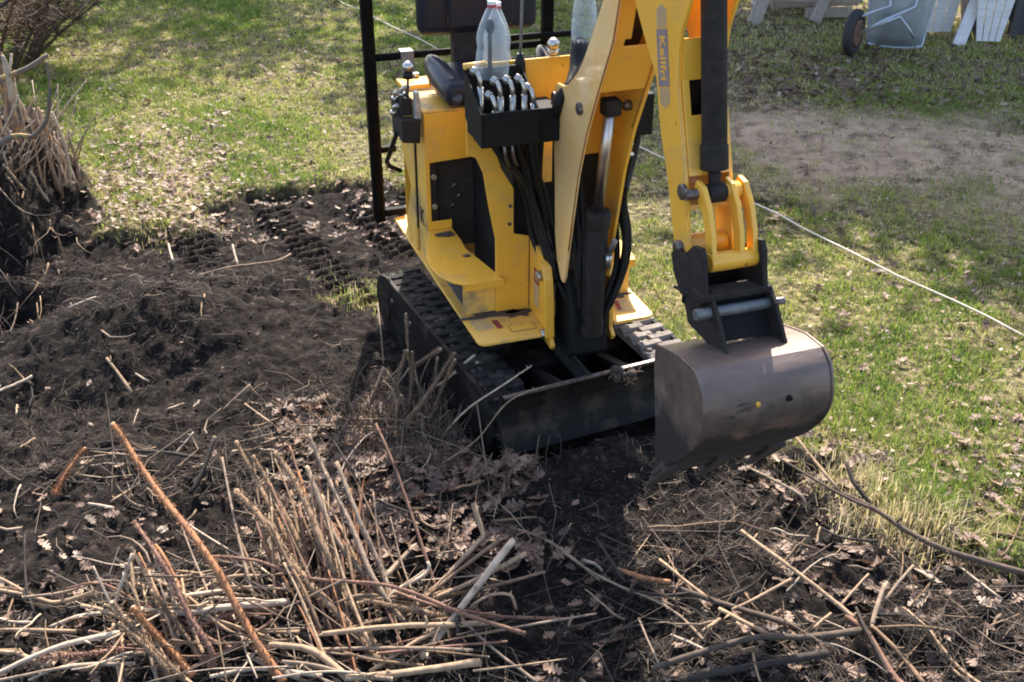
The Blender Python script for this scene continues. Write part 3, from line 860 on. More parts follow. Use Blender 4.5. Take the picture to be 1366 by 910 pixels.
cl = part(X().prism([(-1.37, 1.175), (-1.37, 1.222), (-1.31, 1.222), (-1.29, 1.13), (-1.22, 1.125), (-1.22, 1.12), (-1.298, 1.12), (-1.32, 1.21), (-1.36, 1.21), (-1.36, 1.175)], 0, -0.315, -0.255), 'pipe_clamp', 'grey_steel', None, 0.002)
part(X().cyl((-0.268, -1.235, 1.122), (-0.268, -1.235, 1.142), 0.016, 6), 'bolt', 'zinc', cl, 0.002)
# --- seat
def cushion(x0, x1, y0, y1, z0, z1, r, name, parent=None, m='vinyl'):
    b = X().box(x0, x1, y0, y1, z0, z1)
    o = b.build(name, m, parent or ex)
    q = o.modifiers.new('round', 'BEVEL')
    q.width, q.segments = r, 5
    for p in o.data.polygons:
        p.use_smooth = True
    return o
sb = cushion(-0.285, 0.255, -1.16, -1.06, 1.335, 1.80, 0.045, 'seat_back')
cushion(-0.16, 0.13, -1.065, -1.035, 1.37, 1.74, 0.014, 'back_pad', sb)
part(X().tube([(-0.16, -1.052, 1.385), (-0.16, -1.052, 1.72)], 0.006, 6), 'piping', 'plastic_grey', sb)
part(X().tube([(0.13, -1.052, 1.385), (0.13, -1.052, 1.72)], 0.006, 6), 'piping', 'plastic_grey', sb)
part(X().tube([(-0.15, -1.045, 1.39), (0.12, -1.045, 1.39)], 0.006, 6), 'piping', 'plastic_grey', sb)
part(X().prism([(-1.13, 1.10), (-1.13, 1.42), (-1.095, 1.42), (-1.06, 1.20), (-1.00, 1.10)], 0, -0.135, 0.11), 'seat_bracket', 'black', None, 0.01)
sc = cushion(-0.27, 0.245, -1.05, -0.70, 1.125, 1.235, 0.04, 'seat_cushion')
for (x0, x1) in ((-0.285, -0.20), (0.19, 0.28)):
    b = X()
    b.ball((0, 0, 0), 1.0, 18, 12)
    o = b.build('seat_bolster', 'plastic_grey', sc)
    xc = (x0 + x1) / 2
    o.scale = ((x1 - x0) / 2 + 0.006, 0.19, 0.062)
    o.location = (xc, 0.865, 1.205)
    o.rotation_euler = (R(16), R(14 if xc < 0 else -14), R(10 if xc < 0 else -10))
b = X().prism([(-0.70, 1.118), (-0.70, 1.16), (-0.78, 1.19), (-1.0, 1.16), (-1.0, 1.118)], 0, -0.15, 0.1)
part(b, 'seat_pan', 'black', None, 0.01)
def band(path, half):
    L_, Rr = [], []
    for i, p in enumerate(path):
        a, b = path[max(0, i - 1)], path[min(len(path) - 1, i + 1)]
        dv, dz = b[0] - a[0], b[1] - a[1]
        l = math.hypot(dv, dz) or 1
        h = half[i] if isinstance(half, list) else half
        L_.append((p[0] - dz / l * h, p[1] + dv / l * h))
        Rr.append((p[0] + dz / l * h, p[1] - dv / l * h))
    return L_ + Rr[::-1]
# --- boom: two cheek plates, cover with a window, cylinder
BL, BR = -0.045, 0.145
rear = [(0.02, 0.655), (-0.025, 0.72), (-0.05, 0.82), (-0.062, 1.0), (-0.08, 1.195), (-0.082, 1.375), (-0.06, 1.392), (0.0, 1.398), (0.045, 1.412), (0.08, 1.44), (0.125, 1.475), (0.17, 1.525), (0.235, 1.62), (0.301, 1.727), (0.40, 1.87), (0.50, 1.99)]
front = [(0.045, 0.648), (0.06, 0.68), (0.085, 0.80), (0.12, 0.96), (0.156, 1.118), (0.217, 1.288), (0.303, 1.46), (0.403, 1.648), (0.435, 1.778), (0.52, 1.88), (0.62, 1.93), (0.68, 1.98), (0.68, 2.06), (0.60, 2.08)]
cheek = rear + front[::-1]
bm_ = part(X().prism(cheek, 0, BL, BL + 0.012), 'boom', 'yellow_sheen', None, 0.002)
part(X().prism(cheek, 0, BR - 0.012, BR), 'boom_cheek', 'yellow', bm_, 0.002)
def along(a, b, t):
    return (a[0] + (b[0] - a[0]) * t, a[1] + (b[1] - a[1]) * t)
cov = [(0.288, 1.452), (0.388, 1.646), (0.420, 1.775), (0.50, 1.88)]
cvu0, cvu1 = BL + 0.0125, BR - 0.0125
def cover_piece(ua, ub, p0, p1, name='boom_cover', parent=None):
    dv, dz = p1[0] - p0[0], p1[1] - p0[1]
    l = math.hypot(dv, dz)
    nv, nz = dz / l * 0.010, -dv / l * 0.010
    return part(X().prism([p0, p1, (p1[0] - nv, p1[1] - nz), (p0[0] - nv, p0[1] - nz)], 0, ua, ub), name, 'yellow', parent or bm_, 0.001)
pA, pB, pC, pD = cov
h0, h1 = along(pA, pB, 0.84), along(pB, pC, 0.80)
cover_piece(cvu0, cvu1, pA, h0)
cover_piece(cvu0, 0.006, h0, pB)
cover_piece(0.098, cvu1, h0, pB)
cover_piece(cvu0, 0.026, pB, h1)
cover_piece(0.090, cvu1, pB, h1)
cover_piece(cvu0, cvu1, h1, pC)
cover_piece(cvu0, cvu1, pC, pD)
part(X().prism([(0.20, 1.16), (0.235, 1.30), (0.16, 1.36), (0.02, 1.36), (-0.06, 1.30), (-0.04, 0.95), (-0.03, 0.95)] if False else [(-0.055, 1.12), (-0.06, 1.36), (-0.045, 1.36), (-0.04, 1.12)], 0, cvu0, cvu1), 'boom_rear_plate', 'yellow', bm_, 0.001)
part(X().prism([(0.0, 1.40), (0.20, 1.58), (0.33, 1.78), (0.345, 1.77), (0.215, 1.57), (0.01, 1.385)], 0, cvu0, cvu1), 'boom_rear_plate', 'earth_and_shade', bm_, 0.001)  # dark brown here paints the shade seen through the cover window
for (v, z, r) in ((0.165, 1.365, 0.022), (-0.068, 1.335, 0.024)):
    part(X().cyl((BL - 0.012, v, z), (BL + 0.004, v, z), r, 16), 'pivot_pin', 'bolt', bm_, 0.004)
part(X().cyl((0.105, 0.185, 1.365), (BR - 0.012, 0.185, 1.365), 0.018, 12), 'pivot_pin', 'bolt', bm_, 0.003)
# welded seam along the front edge, rusty
part(X().tube([(BL + 0.002, v + 0.002, z) for v, z in front[2:9]], 0.0028, 5), 'weld_seam', 'rust_edge', bm_)
part(X().tube([(BR - 0.012, v - 0.012, z) for v, z in front[5:9]], 0.003, 5), 'weld_seam', 'rust_edge', bm_)
# boom cylinder
cy = part(X().cyl((0.052, 0.115, 0.45), (0.052, 0.128, 0.955), 0.042, 20), 'boom_cylinder', 'black', None, 0.004)
part(X().cyl((0.052, 0.126, 0.90), (0.052, 0.1285, 0.965), 0.048, 20), 'cylinder_gland', 'black', cy, 0.004)
part(X().cyl((0.052, 0.128, 0.96), (0.052, 0.195, 1.38), 0.021, 18), 'cylinder_rod', 'chrome', cy)
part(X().box(0.022, 0.085, 0.165, 0.225, 1.34, 1.40), 'rod_eye', 'black', cy, 0.01)
part(X().tube([(0.078, 0.14, 0.80), (0.095, 0.165, 0.82), (0.10, 0.18, 0.86)], 0.012, 10), 'port_fitting', 'bolt', cy)
part(X().cyl((0.088, 0.155, 0.745), (0.088, 0.165, 0.80), 0.014, 8), 'port_fitting', 'zinc', cy)
# swing post and its bracket cheeks
sp = part(X().prism([(-0.10, 0.33), (-0.10, 0.70), (0.0, 0.68), (0.05, 0.60), (0.10, 0.50), (0.11, 0.36), (0.05, 0.32)], 0, -0.02, 0.125), 'swing_post', 'black_matt', None, 0.01)
part(X().prism([(-0.22, 0.4165), (-0.22, 0.735), (-0.12, 0.72), (-0.045, 0.695), (-0.02, 0.66), (0.0, 0.60), (0.012, 0.40), (0.04, 0.375), (0.03, 0.355), (-0.02, 0.36), (-0.22, 0.40)], 0, -0.085, -0.067), 'swing_bracket', 'yellow', None, 0.003)
part(X().prism([(-0.22, 0.4165), (-0.22, 0.735), (-0.12, 0.72), (-0.045, 0.695), (-0.02, 0.66), (0.0, 0.60), (0.012, 0.40), (0.04, 0.375), (0.03, 0.355), (-0.02, 0.36), (-0.22, 0.40)], 0, 0.172, 0.19), 'swing_bracket', 'yellow', None, 0.003)
part(X().prism(band([(-0.06, 0.695), (-0.03, 0.68), (-0.012, 0.64), (0.0, 0.58), (0.008, 0.48), (0.014, 0.40)], 0.005), 0, -0.102, -0.064), 'bracket_flange', 'yellow', None, 0.003)
for (v, z) in ((-0.065, 0.635), (-0.01, 0.408)):
    part(X().cyl((-0.113, v, z), (-0.088, v, z), 0.022, 14), 'pivot_pin', 'chrome' if z < 0.5 else 'zinc', None, 0.005)
b = X().prism([(-0.16, 0.57), (-0.105, 0.57), (-0.105, 0.63), (-0.16, 0.63)], 0, -0.0872, -0.0855)
part(b, 'red_label', 'decal_red')
b = X().prism([(-0.16, 0.47), (-0.105, 0.47), (-0.105, 0.568), (-0.16, 0.568)], 0, -0.0872, -0.0855)
part(b, 'warning_sticker', 'decal_grey')
# hoses
HOSES = [
    [(-0.30, -0.04, 1.21), (-0.24, -0.06, 1.12), (-0.15, -0.10, 1.02), (-0.10, -0.10, 0.85), (-0.06, -0.06, 0.68), (0.0, 0.0, 0.55)],
    [(-0.27, -0.05, 1.21), (-0.21, -0.08, 1.10), (-0.13, -0.12, 0.98), (-0.09, -0.10, 0.80), (-0.05, -0.04, 0.66), (0.0, 0.02, 0.52)],
    [(-0.24, -0.07, 1.21), (-0.18, -0.10, 1.10), (-0.11, -0.12, 0.94), (-0.08, -0.08, 0.78), (-0.04, -0.02, 0.62)],
    [(-0.21, -0.05, 1.21), (-0.16, -0.08, 1.08), (-0.10, -0.12, 0.90), (-0.06, -0.10, 0.74), (0.0, -0.06, 0.6)],
    [(-0.18, -0.08, 1.21), (-0.14, -0.12, 1.06), (-0.09, -0.14, 0.9), (-0.04, -0.1, 0.72)],
    [(-0.15, -0.06, 1.21), (-0.12, -0.09, 1.06), (-0.075, -0.12, 0.92), (-0.05, -0.12, 0.78), (-0.03, -0.08, 0.66)],
    [(-0.12, -0.09, 1.20), (-0.10, -0.10, 1.05), (-0.06, -0.13, 0.95), (-0.03, -0.13, 0.8)],
    [(-0.09, -0.09, 1.19), (-0.085, -0.12, 1.05), (-0.07, -0.15, 0.9), (-0.05, -0.15, 0.75)],
    [(-0.23, -0.14, 1.20), (-0.17, -0.18, 1.06), (-0.11, -0.20, 0.92), (-0.09, -0.18, 0.76), (-0.06, -0.12, 0.66)],
    [(-0.20, -0.14, 1.20), (-0.14, -0.18, 1.04), (-0.09, -0.20, 0.9), (-0.07, -0.18, 0.76), (-0.04, -0.12, 0.66)],
    # loops beside the boom on its far side
    [(0.28, -0.05, 1.18), (0.26, -0.02, 1.12), (0.21, 0.04, 1.05), (0.17, 0.10, 1.02), (0.155, 0.12, 1.06), (0.155, 0.16, 1.18)],
    [(0.26, -0.07, 1.18), (0.24, -0.04, 1.10), (0.20, 0.0, 1.02), (0.175, 0.05, 0.92), (0.18, 0.10, 0.82), (0.17, 0.10, 0.70), (0.14, 0.08, 0.60), (0.10, 0.06, 0.52)],
    [(0.165, 0.10, 1.02), (0.18, 0.08, 0.94), (0.195, 0.09, 0.86), (0.19, 0.11, 0.76), (0.16, 0.12, 0.66), (0.12, 0.12, 0.56)],
    [(0.155, 0.13, 1.06), (0.165, 0.10, 0.95), (0.175, 0.11, 0.84), (0.165, 0.13, 0.72), (0.13, 0.14, 0.62), (0.09, 0.13, 0.52)],
    [(0.15, 0.05, 0.96), (0.16, 0.06, 0.84), (0.15, 0.10, 0.72), (0.11, 0.12, 0.62), (0.07, 0.12, 0.5)],
    [(-0.01, 0.02, 1.10), (-0.015, 0.06, 1.0), (0.0, 0.09, 0.86), (0.0, 0.10, 0.7), (0.01, 0.10, 0.55)],
    [(0.005, 0.03, 1.16), (0.01, 0.07, 1.0), (0.015, 0.10, 0.86), (0.015, 0.12, 0.7), (0.02, 0.12, 0.5)],
    [(-0.02, 0.0, 1.0), (-0.02, 0.05, 0.9), (-0.01, 0.08, 0.78), (0.0, 0.09, 0.64)],
]
for h in HOSES:
    part(X().tube(curve_pts(h), 0.0125, 8), 'hydraulic_hose', 'hose')
# --- dipper arm
AL, AR = -0.022, 0.132
a_back = [(0.869, 1.171), (0.862, 1.13), (0.835, 1.229), (0.788, 1.337), (0.724, 1.456), (0.672, 1.605), (0.594, 1.682), (0.496, 1.789), (0.42, 1.90), (0.43, 2.02), (0.52, 2.14), (0.64, 2.16)]
a_front = [(0.95, 1.10), (0.972, 1.143), (0.925, 1.265), (0.893, 1.38), (0.864, 1.463), (0.806, 1.625), (0.80, 1.70), (0.806, 1.765), (0.845, 1.86), (0.87, 1.95), (0.80, 2.06)]
arm_poly = [(0.875, 1.12), (0.842, 1.205), (0.788, 1.337), (0.724, 1.456), (0.672, 1.605), (0.594, 1.682), (0.496, 1.789), (0.42, 1.90), (0.43, 2.02), (0.52, 2.14), (0.64, 2.16), (0.80, 2.06), (0.87, 1.95), (0.845, 1.86), (0.806, 1.765), (0.80, 1.70),
            (0.806, 1.625), (0.832, 1.55), (0.864, 1.463), (0.893, 1.38), (0.925, 1.265), (0.957, 1.16), (0.955, 1.12), (0.91, 1.10)]
am = part(X().prism(arm_poly, 0, AL, AL + 0.012), 'dipper_arm', 'yellow', None, 0.002)
part(X().prism(arm_poly, 0, AR - 0.012, AR), 'arm_cheek', 'yellow', am, 0.002)
def plate_path(path, u0, u1, th, name, m='yellow'):
    b = X()
    for p0, p1 in zip(path[:-1], path[1:]):
        dv, dz = p1[0] - p0[0], p1[1] - p0[1]
        l = math.hypot(dv, dz)
        nv, nz = -dz / l * th, dv / l * th
        b.prism([p0, p1, (p1[0] + nv, p1[1] + nz), (p0[0] + nv, p0[1] + nz)], 0, u0, u1)
    return part(b, name, m, am, 0.001)
iu0, iu1 = AL + 0.0125, AR - 0.0125
plate_path([(0.835, 1.535), (0.862, 1.455), (0.891, 1.375)], iu0, iu1, 0.01, 'arm_front_plate')
plate_path([(0.794, 1.745), (0.803, 1.63)], iu0, iu1, 0.01, 'arm_front_plate')
plate_path([(0.803, 1.63), (0.835, 1.535)], iu0, iu0 + 0.020, 0.01, 'arm_front_plate')
plate_path([(0.803, 1.63), (0.835, 1.535)], iu0 + 0.085, iu1, 0.01, 'arm_front_plate')
part(X().prism([(0.60, 1.68), (0.75, 1.44), (0.83, 1.26), (0.84, 1.265), (0.76, 1.445), (0.61, 1.69)], 0, iu0, iu1), 'arm_rear_plate', 'yellow', am)
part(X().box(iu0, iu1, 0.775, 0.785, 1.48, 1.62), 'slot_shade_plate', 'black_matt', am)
part(X().box(iu0, iu1, 0.875, 0.925, 1.285, 1.30), 'arm_end_plate', 'yellow_dusty', am, 0.002)
part(X().tube([(AL - 0.001, v, z) for v, z in ((0.80, 1.70), (0.806, 1.625), (0.864, 1.463), (0.893, 1.38), (0.925, 1.265))], 0.0016, 5), 'weld_seam', 'yellow_dusty', am)
# decal with lettering, running down the left cheek
e0, e1 = Vector((0, 0.656, 1.739)), Vector((0, 0.696, 1.584))
dn = (e1 - e0).normalized()                                   # along the text, downwards
fw = Vector((0, dn.z * -1, dn.y))                             # towards the front edge
def on_arm(s, t, w):                                           # s down, t forward from the decal's upper rear corner, w proud of the plate
    p = e0 + dn * s + fw * t
    return (AL - w, p.y, p.z)
def arm_quad(s0, s1, t0, t1, w, name, m):
    b = X()
    vs = [on_arm(s, t, q) for q in (0.0004, w) for s, t in ((s0, t0), (s1, t0), (s1, t1), (s0, t1))]
    b.add(vs, [(0, 1, 2, 3), (7, 6, 5, 4), (0, 4, 5, 1), (1, 5, 6, 2), (2, 6, 7, 3), (3, 7, 4, 0)])
    return part(b, name, m, am)
arm_quad(0.0, 0.160, 0.0, 0.068, 0.0014, 'name_plate', 'decal_purple')
for s0, s1 in ((-0.068, -0.004), (0.164, 0.222)):
    for k in range(5):
        e = 0.012 * abs(k - 2) / 2
        arm_quad(s0 + (e if s0 < 0 else 0), s1 - (e if s0 > 0 else 0), 0.005 + k * 0.0128, 0.0135 + k * 0.0128, 0.0012, 'decal_stripe', 'decal_stripe')
tm = text_mesh('Kellfri', 0.052)
tm.materials.append(M['yellow'])
tx = link('lettering', tm, am)
o = on_arm(0.080, 0.034, 0.0018)
dnl, fwl = Vector((0, -dn.y, dn.z)), Vector((0, -fw.y, fw.z))
nl = dnl.cross(fwl)
tx.matrix_local = Matrix(((dnl.x, fwl.x, nl.x, o[0]), (dnl.y, fwl.y, nl.y, -o[1]), (dnl.z, fwl.z, nl.z, o[2]), (0, 0, 0, 1)))
# bucket cylinder
ac = part(X().cyl((0.055, 0.80, 2.02), (0.055, 0.922, 1.405), 0.036, 22), 'bucket_cylinder', 'black', None, 0.003)
part(X().cyl((0.055, 0.908, 1.47), (0.055, 0.9225, 1.40), 0.040, 22), 'cylinder_gland', 'black', ac, 0.003)
part(X().cyl((0.055, 0.92, 1.41), (0.055, 0.936, 1.345), 0.018, 16), 'cylinder_rod', 'black', ac)
part(X().cyl((0.028, 0.938, 1.335), (0.084, 0.938, 1.335), 0.028, 18), 'rod_eye', 'black', ac, 0.003)
# tipping links
lk = [(0.912, 1.36), (0.94, 1.345), (0.985, 1.30), (1.015, 1.24), (1.03, 1.185), (1.033, 1.155)]
for u in (0.002, 0.092):
    part(X().prism(band(lk, [0.014, 0.026, 0.022, 0.02, 0.02, 0.018]), 0, u, u + 0.016), 'tipping_link', 'yellow', None, 0.003)
part(X().prism(band(lk, [0.014, 0.026, 0.022, 0.02, 0.02, 0.018]), 0, 0.134, 0.150), 'tipping_link', 'yellow', None, 0.003)
part(X().cyl((0.0, 1.033, 1.165), (0.150, 1.033, 1.165), 0.028, 20), 'link_tube', 'yellow', None, 0.003)
part(X().cyl((0.086, 0.936, 1.335), (0.133, 0.936, 1.335), 0.026, 18), 'link_tube', 'yellow', None, 0.002)
part(X().cyl((-0.034, 0.928, 1.335), (0.16, 0.928, 1.335), 0.016, 14), 'pivot_pin', 'bolt', None, 0.003)
part(X().cyl((AL - 0.014, 0.90, 1.335), (AL, 0.90, 1.335), 0.024, 14), 'pin_boss', 'bolt', None, 0.004)
part(X().cyl((AL - 0.02, 0.905, 1.165), (0.16, 0.905, 1.165), 0.02, 14), 'pivot_pin', 'bolt', None, 0.004)
part(X().cyl((AL + 0.013, 0.905, 1.165), (AR - 0.013, 0.905, 1.165), 0.034, 18), 'arm_nose', 'yellow', None, 0.003)
# --- coupler and bucket
cpl = [(0.885, 1.135), (0.90, 1.165), (0.96, 1.165), (1.01, 1.215), (1.055, 1.225), (1.075, 1.20), (1.085, 1.15), (1.105, 1.085), (1.07, 1.05), (0.955, 1.04), (0.905, 1.09)]
cp = part(X().prism(cpl, 0, -0.042, -0.026), 'coupler', 'black', None, 0.003)
part(X().prism(cpl, 0, 0.148, 0.164), 'coupler_cheek', 'black', cp, 0.003)
part(X().prism([(1.045, 1.10), (1.108, 1.10), (1.108, 1.08), (1.045, 1.08)], 0, -0.05, 0.175), 'coupler_cross_bar', 'black', cp, 0.004)
part(X().prism([(0.93, 1.055), (1.1, 1.09), (1.1, 1.08), (0.93, 1.045)], 0, -0.05, -0.043), 'coupler_rib', 'black', cp, 0.002)
part(X().box(-0.025, 0.147, 0.94, 0.955, 1.00, 1.12), 'coupler_back', 'black_matt', cp, 0.002)
part(X().cyl((-0.068, 1.105, 1.045), (0.185, 1.105, 1.045), 0.017, 16), 'coupler_pin', 'grey_steel', cp, 0.002)
part(X().cyl((0.183, 1.105, 1.045), (0.215, 1.115, 1.05), 0.012, 10), 'pin_handle', 'bolt', cp, 0.002)
bk = empty('bucket', (0, 0, 0))
bk.parent = ex
UL, UR = -0.150, 0.262
prof = [(1.050, 0.930), (1.10, 0.945), (1.18, 0.966), (1.265, 0.968)] + [(a, b_) for a, b_, _ in curve_pts([(1.265, 0.968, 0), (1.312, 0.935, 0), (1.337, 0.875, 0), (1.338, 0.815, 0), (1.315, 0.755, 0), (1.27, 0.69, 0), (1.21, 0.625, 0), (1.15, 0.57, 0)], 4)][1:] + [(1.12, 0.545), (1.10, 0.525)]
inner = []
for i, p in enumerate(prof):
    a, b2 = prof[max(0, i - 1)], prof[min(len(prof) - 1, i + 1)]
    dv, dz = b2[0] - a[0], b2[1] - a[1]
    l = math.hypot(dv, dz)
    inner.append((p[0] + dz / l * 0.008, p[1] - dv / l * 0.008))
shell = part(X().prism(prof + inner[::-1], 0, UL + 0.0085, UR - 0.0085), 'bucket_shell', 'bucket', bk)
for q in shell.data.polygons:
    q.use_smooth = True
shell.data.set_sharp_from_angle(angle=R(24))
sidep = [(1.035, 0.93)] + [(v + 0.004, z + 0.004) if v > 1.2 else (v, z + 0.004) for v, z in prof] + [(1.075, 0.50), (1.085, 0.56), (1.075, 0.65), (1.035, 0.86)]
for u in (UL, UR - 0.008):
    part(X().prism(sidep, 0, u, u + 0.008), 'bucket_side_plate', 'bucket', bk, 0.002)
part(X().prism([(1.135, 0.55), (1.085, 0.49), (1.075, 0.50), (1.12, 0.56)], 0, UL - 0.004, UR + 0.004), 'bucket_cutting_edge', 'earth_and_shade', bk, 0.002)
for u in (UL + 0.03, (UL + UR) / 2, UR - 0.03):
    b = X()
    vs = []
    for (v, z, w, t) in ((1.150, 0.575, 0.032, 0.018), (1.085, 0.490, 0.030, 0.013), (1.012, 0.395, 0.012, 0.002)):
        for du, q in ((-w, t), (w, t), (w, -t), (-w, -t)):
            vs.append((u + du, v + q * 0.75, z - q * 0.62))
    b.add(vs, [(0, 1, 2, 3), (0, 4, 5, 1), (1, 5, 6, 2), (2, 6, 7, 3), (3, 7, 4, 0), (4, 8, 9, 5), (5, 9, 10, 6), (6, 10, 11, 7), (7, 11, 8, 4), (11, 10, 9, 8)])
    part(b, 'bucket_tooth', 'earth_and_shade', bk, 0.002)
ear = [(0.985, 0.952), (0.955, 1.00), (0.965, 1.05), (1.02, 1.10), (1.09, 1.10), (1.14, 1.06), (1.18, 1.01), (1.215, 0.962), (1.13, 0.945)]
for u in (-0.022, 0.166):
    part(X().prism(ear, 0, u, u + 0.012), 'bucket_ear', 'black', bk, 0.002)
part(X().prism([(1.14, 0.962), (1.06, 1.085), (1.05, 1.08), (1.13, 0.957)], 0, -0.0095, 0.1655), 'ear_web', 'black_matt', bk)
b = X().cyl((0.02, 1.332, 0.872), (0.02, 1.344, 0.868), 0.007, 8)
part(b, 'paint_fleck', 'yellow', bk)
part(X().cyl((0.118, 1.332, 0.872), (0.118, 1.344, 0.868), 0.009, 10), 'bolt_hole', 'black_matt', bk)
part(X().prism([(1.125, 1.06), (1.133, 1.045), (1.15, 1.01), (1.14, 1.015)], 0, -0.0095, -0.0085), 'paint_fleck', 'yellow', bk)
# --- rain-cover bottles standing over the joysticks
def bottle(c, h, r, label, ring):
    e = empty('plastic_bottle', (0, 0, 0))
    w = ex.matrix_basis
    b = MB()
    k = h / 0.30
    pr = [(r * 0.97, 0.0), (r, 0.006), (r, 0.05), (r * 0.965, 0.058), (r, 0.066), (r, 0.10), (r * 0.96, 0.108), (r, 0.118), (r * 1.0, 0.15), (r * 0.94, 0.175), (r * 0.8, 0.205), (r * 0.6, 0.235), (r * 0.4, 0.262), (0.0135, 0.278), (0.0135, 0.286)]
    b.lathe((0, 0, 0), [(q, z * k) for q, z in pr], 24)
    jr = random.Random(len(label))
    b.v = [(x + 0.004 * math.sin(40 * z + 3 * math.atan2(y, x)) * (z < 0.15 * k), y + 0.004 * math.sin(55 * z + 2 + 2 * math.atan2(y, x)) * (z < 0.15 * k), z) for x, y, z in b.v]
    b.build('bottle_body', 'pet', e)
    cap = MB().cyl((0, 0, 0.285 * k), (0, 0, 0.302 * k), 0.0155, 18).build('bottle_cap', 'cap', e, 0.002)
    MB().cyl((0, 0, 0.277 * k), (0, 0, 0.2845 * k), 0.0165, 18).build('neck_ring', ring, e, 0.001)
    p = Matrix.Translation((0.222, 3.781, 0)) @ Matrix.Rotation(R(19), 4, 'Z') @ Vector((c[0], -c[1], c[2]))
    e.location = p
    tag(e, label, 'bottle', 'clear bottles over the joysticks')
    return e
bottle((-0.260, -0.14, 1.415), 0.262, 0.056, 'crumpled clear plastic bottle with white cap standing over the lever box', 'cap_red')
bottle((-0.198, -0.275, 1.378), 0.262, 0.050, 'second clear plastic bottle close behind the one with the white cap', 'cap_red')
bottle((0.095, -0.16, 1.508), 0.215, 0.043, 'clear plastic bottle on the black boot left of the boom', 'cap')

# clod of roots caught on the blade rim
cl = empty('root_clod', (0, 0, 0))
cl.location = Matrix.Translation((0.222, 3.781, 0)) @ Matrix.Rotation(R(19), 4, 'Z') @ Vector((uct((0.07, 0.745, 0.33))[0], -uct((0.07, 0.745, 0.33))[1], 0.335))
tag(cl, 'small clod of roots caught on the top edge of the blade', 'root clod')
rb = random.Random(4)
b = MB()
for i in range(9):
    b.ball((rb.uniform(-0.04, 0.04), rb.uniform(-0.02, 0.01), rb.uniform(-0.03, 0.012)), rb.uniform(0.012, 0.022), 6, 5)
b.build('earth_lump', 'crumb_lump' if 'crumb_lump' in M else 'earth_and_shade', cl)
b = MB()
for i in range(26):
    p0 = Vector((rb.uniform(-0.05, 0.05), rb.uniform(-0.03, 0.0), rb.uniform(-0.035, 0.015)))
    b.tube([tuple(p0), tuple(p0 + Vector((rb.uniform(-0.05, 0.05), rb.uniform(-0.03, 0.01), rb.uniform(-0.02, 0.03))))], 0.0016, 4)
b.build('root_fibres', 'brown', cl)

# ---------------------------------------------------------------- things at the far end of the lawn
# string stretched across the lawn
A, B = (-2.30, 12.5), (3.2, 3.05)
b = MB()
pts = []
for i in range(61):
    t = i / 60
    x, y = A[0] + (B[0] - A[0]) * t, A[1] + (B[1] - A[1]) * t
    pts.append((x + 0.01 * math.sin(i * 0.9), y, H1(x, y) + 0.024 + 0.004 * math.sin(i * 1.7)))
b.tube(pts, 0.0052, 6)
so = b.build('string', 'string')
tag(so, 'pale string stretched across the lawn behind the excavator', 'string')

# wheelbarrow stood on its nose, underside of the tray towards the lawn
wb = empty('wheelbarrow', (3.36, 9.62, H1(3.36, 9.62)), R(-14))
tag(wb, 'galvanised wheelbarrow with a red wheel stood upright on its nose', 'wheelbarrow')
def skin(P, name, m, parent, th=0.004, bevel=0.01):
    n = len(P) // 2
    b = MB()
    b.add(P, [(i, (i + 1) % n, n + (i + 1) % n, n + i) for i in range(n)] + [tuple(range(n, 2 * n))])
    o = b.build(name, m, parent)
    q = o.modifiers.new('solid', 'SOLIDIFY')
    q.thickness = th
    q = o.modifiers.new('bevel', 'BEVEL')
    q.width, q.segments = bevel, 3
    return o
vs, fs = [], []
NS, NT = 18, 10
for k in range(NT + 1):
    t = k / NT
    w, zb = 0.235 + 0.10 * t, 0.02 + 1.05 * t
    for i in range(NS + 1):
        q = -1 + 2 * i / NS
        bulge = (0.22 + 0.12 * t) * (1 - abs(q) ** 3.2) * (0.55 + 0.45 * min(1, t / 0.25)) if t > 0 else 0.10 * (1 - abs(q) ** 3)
        vs.append((0.03 + w * q, 0.26 - bulge + 0.06 * t, zb))
for k in range(NT):
    for i in range(NS):
        a = k * (NS + 1) + i
        fs.append((a, a + 1, a + NS + 2, a + NS + 1))
tray = MB().add(vs, fs, True).build('tray', 'galv', wb)
q = tray.modifiers.new('solid', 'SOLIDIFY')
q.thickness = 0.006
b = MB()
b.tube([vs[0]] + [vs[NS * 0 + i] for i in range(1, NS + 1)] + [vs[k * (NS + 1) + NS] for k in range(1, NT + 1)], 0.012, 8)
b.tube([vs[k * (NS + 1)] for k in range(NT + 1)], 0.012, 8)
b.build('tray_rim', 'galv', wb)
wh = MB()
wc, wr = Vector((-0.36, -0.14, 0.20)), 0.155
ax = Vector((0.94, -0.34, 0)).normalized()
e1, e2 = Vector((0, 0, 1)), ax.cross(Vector((0, 0, 1))).normalized()
ring = [tuple(wc + (e1 * math.cos(2 * math.pi * i / 28) + e2 * math.sin(2 * math.pi * i / 28)) * wr) for i in range(29)]
tyre = MB().tube(ring, 0.045, 12, caps=False).build('wheel', 'tyre', wb)
MB().tube([tuple(wc - ax * 0.048), tuple(wc + ax * 0.048)], 0.112, 24).build('wheel_rim', 'red', tyre, 0.008)
MB().tube([tuple(wc - ax * 0.065), tuple(wc + ax * 0.065)], 0.03, 14).build('hub', 'red', tyre, 0.004)
for s in (-1, 1):
    w0 = wc + ax * 0.06 * s
    MB().tube([tuple(w0), tuple(w0 + Vector((0.12 + 0.06 * s, 0.0, 0.12))), (0.02 + 0.1 * s, -0.04, 0.42), (0.02 + 0.2 * s, -0.03, 1.0), (0.02 + 0.26 * s, 0.05, 1.5)], 0.015, 10).build('frame_tube', 'galv', wb)
MB().tube([tuple(wc + ax * 0.05), (0.0, -0.16, 0.36), (0.10, -0.16, 0.24), (0.15, -0.05, 0.16)], 0.013, 8).build('strut', 'galv', wb)
